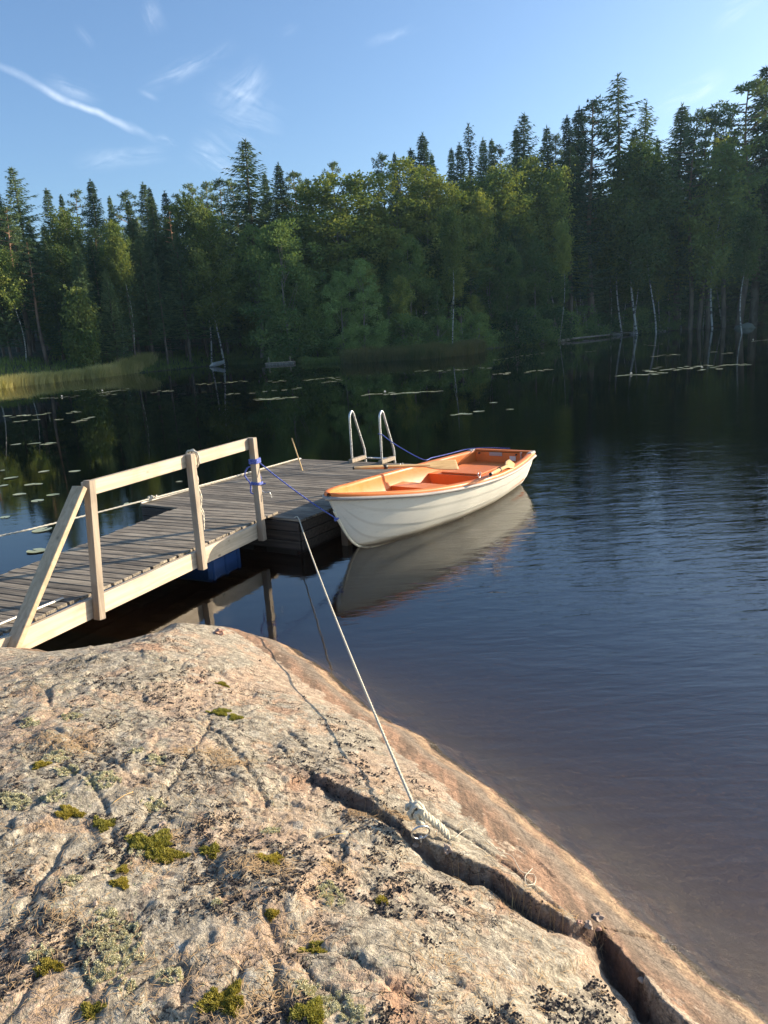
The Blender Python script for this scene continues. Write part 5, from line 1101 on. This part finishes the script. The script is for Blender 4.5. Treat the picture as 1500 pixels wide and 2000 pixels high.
# pine needles, some gathered in hollows
hx = []; hy = []
for px, py, n_, sp_ in ((100, 1455, 260, .10), (140, 1462, 240, .09), (450, 1495, 320, .08), (420, 1475, 200, .08), (355, 1470, 120, .05), (480, 1690, 260, .09), (530, 1700, 240, .08), (150, 1440, 100, .08), (700, 1590, 160, .05), (745, 1600, 120, .04), (610, 1835, 60, .05), (540, 1960, 140, .05), (120, 1790, 120, .08), (275, 1700, 100, .07), (470, 1990, 150, .06), (1010, 1760, 140, .06), (1090, 1800, 160, .05), (330, 1640, 90, .06), (60, 1345, 100, .1), (655, 1700, 120, .06), (790, 1600, 110, .035), (880, 1890, 60, .06), (1180, 1850, 60, .04)):
    P_ = on_rock(px, py, rock_height); n_ = int(n_*.6); hx.append(P_[0]+rng.normal(0, sp_*.6, n_)); hy.append(P_[1]+rng.normal(0, sp_*.45, n_))
x, y = scatter_px(2600, -50, 1300, 1270, 2020, lambda x, y, d_: (d_ > .45) & (fbm(x*3, y*3, 2) > -.12)); hx.append(x); hy.append(y)
x = np.concatenate(hx); y = np.concatenate(hy); n_ = len(x); a = rng.uniform(0, math.pi, n_); L_ = rng.uniform(.018, .045, n_); dx, dy = np.cos(a)*L_, np.sin(a)*L_; nxv, nyv = -np.sin(a)*.0007, np.cos(a)*.0007
z0 = rock_height(x, y)+rng.uniform(.001, .006, n_); z1 = rock_height(x+dx, y+dy)+rng.uniform(.001, .008, n_); zm = (z0+z1)/2+.002
V = np.empty((n_*6, 3)); V[0::6] = np.stack([x-nxv, y-nyv, z0], 1); V[1::6] = np.stack([x+nxv, y+nyv, z0], 1); V[2::6] = np.stack([x+dx/2-nxv, y+dy/2-nyv, zm], 1); V[3::6] = np.stack([x+dx/2+nxv, y+dy/2+nyv, zm+.0008], 1); V[4::6] = np.stack([x+dx-nxv, y+dy-nyv, z1], 1); V[5::6] = np.stack([x+dx+nxv, y+dy+nyv, z1], 1)
i = np.arange(n_)*6; F = np.concatenate([np.stack([i, i+1, i+3, i+2], 1), np.stack([i+2, i+3, i+5, i+4], 1)])
tag(link('fallen_needles', fast_mesh('fallen_needles', V, F, M_NEED, False, {'rnd': ('FACE', np.tile(rng.random(n_), 2))})), 'dry brown pine needles strewn over the rock and in its hollows', 'needles', kind='stuff')
# loose stones
M_STONE = plain('loose_stone', (.38, .29, .22), .85, 0, 40, .35, .003); M_STONE2 = plain('pinkish_stone', (.50, .30, .21), .85, 0, 40, .3, .003)
for i, (px, py, s, mt, lb_) in enumerate(((392, 1332, .022, M_STONE2, 'small pink stone lying alone high on the rock'), (873, 1660, .026, M_STONE, 'angular grey stone wedged in the gap below the iron ring'), (1165, 1795, .03, M_STONE, 'pale block wedged in the crack at its bend'), (1150, 1808, .022, M_STONE, 'smaller block below the pale one at the bend of the crack'), (1170, 1815, .016, M_STONE2, 'pebble beside the two blocks at the bend of the crack'), (315, 1613, .022, M_STONE, 'dark pebble above the round moss cushion'), (430, 1238, .05, M_STONE2, 'orange brown rounded stone at the top edge of the rock by the water'), (185, 1768, .014, M_STONE, 'tiny pebble low at the left'), (812, 1652, .018, M_STONE, 'small stone directly under the iron ring'), (1132, 1802, .013, M_STONE2, 'smallest crumb of stone in the crack'), (240, 1925, .03, M_STONE, 'flat light stone near the bottom left'), (1255, 1925, .02, M_STONE, 'stone chip deep in the lower right crack'))):
    P_ = on_rock(px, py, rock_height); tag(lump('loose_stone', (P_[0], P_[1], rock_z(P_[0], P_[1])+s*.25), (s*.8, s*.6, s*.42), mt, i*1.3+.7, sub=2, amp=.55), lb_, 'stone')
for px, py, ang, L_, lb_ in ((1000, 1735, 1.35, .07, 'thin pale stick standing across the crack'), (650, 1640, .4, .10, 'thin dry twig right of the moss patches'), (240, 1560, .9, .09, 'thin dry twig by the upper crack')):
    P_ = on_rock(px, py, rock_height); dv = np.array([math.cos(ang), math.sin(ang), 0])*L_; a = P_-dv/2; b = P_+dv/2; a[2] = rock_z(a[0], a[1])+.004; b[2] = rock_z(b[0], b[1])+.006
    d = MB(); d.tube(spline([a, (a+b)/2+np.array([.003, .002, .006]), b], 4), .0016); tag(d.build('dry_twig', M_OAR, None, True), lb_, 'twig')
# ------------------------------------------------------------------ the thin evening air
m = bpy.data.materials.new('air'); m.use_nodes = True; t = NT(m.node_tree); t.n.remove(t.n['Principled BSDF'])
pv = t.new('ShaderNodeVolumePrincipled'); pv.inputs['Color'].default_value = (.55, .85, 1, 1); pv.inputs['Density'].default_value = .0002; pv.inputs['Anisotropy'].default_value = .3
t.l.new(pv.outputs[0], t.n['Material Output'].inputs['Volume'])
hv = [(x_, y_, z_) for z_ in (-5, 72) for (x_, y_) in ((-520, -220), (520, -220), (520, 520), (-520, 520))]
tag(link('haze', fast_mesh('haze', hv, [[3, 2, 1, 0], [4, 5, 6, 7], [0, 1, 5, 4], [1, 2, 6, 5], [2, 3, 7, 6], [3, 0, 4, 7]], m)), 'thin pale evening air over the lake', 'haze', kind='stuff')
print('fill trees', nfill, 'pads', npad, 'objects', len(bpy.data.objects))

ORD = 'first second third fourth fifth sixth seventh eighth ninth tenth eleventh twelfth thirteenth fourteenth fifteenth sixteenth seventeenth eighteenth nineteenth twentieth'.split()
def ordw(i): return ORD[i] if i < 20 else 'twenty-'+ORD[i-20] if i < 29 else 'far'
grp = {}
for o in list(bpy.data.objects):
    if o.parent is None and o.get('group') and o.get('label'): grp.setdefault((o['group'], o['label']), []).append(o)
for (g_, l_), os_ in grp.items():
    if len(os_) < 2 or 'beyond the right edge' in l_: continue
    os_.sort(key=lambda o: at_like(*o.location))
    for i, o in enumerate(os_):
        t_ = f'{ordw(i)} {l_} from left' if i < 29 else l_
        if l_.startswith('lily pad in the'): t_ = f'{ordw(i)} lily pad from left in the {l_[16:]}'
        else: t_ = f'{l_}, {ordw(i)} from left'
        if len(t_.split()) <= 16: o['label'] = t_
        else: o['label'] = ' '.join(t_.replace(' the wood', ' wood').replace(' the ', ' ').split()[:16])
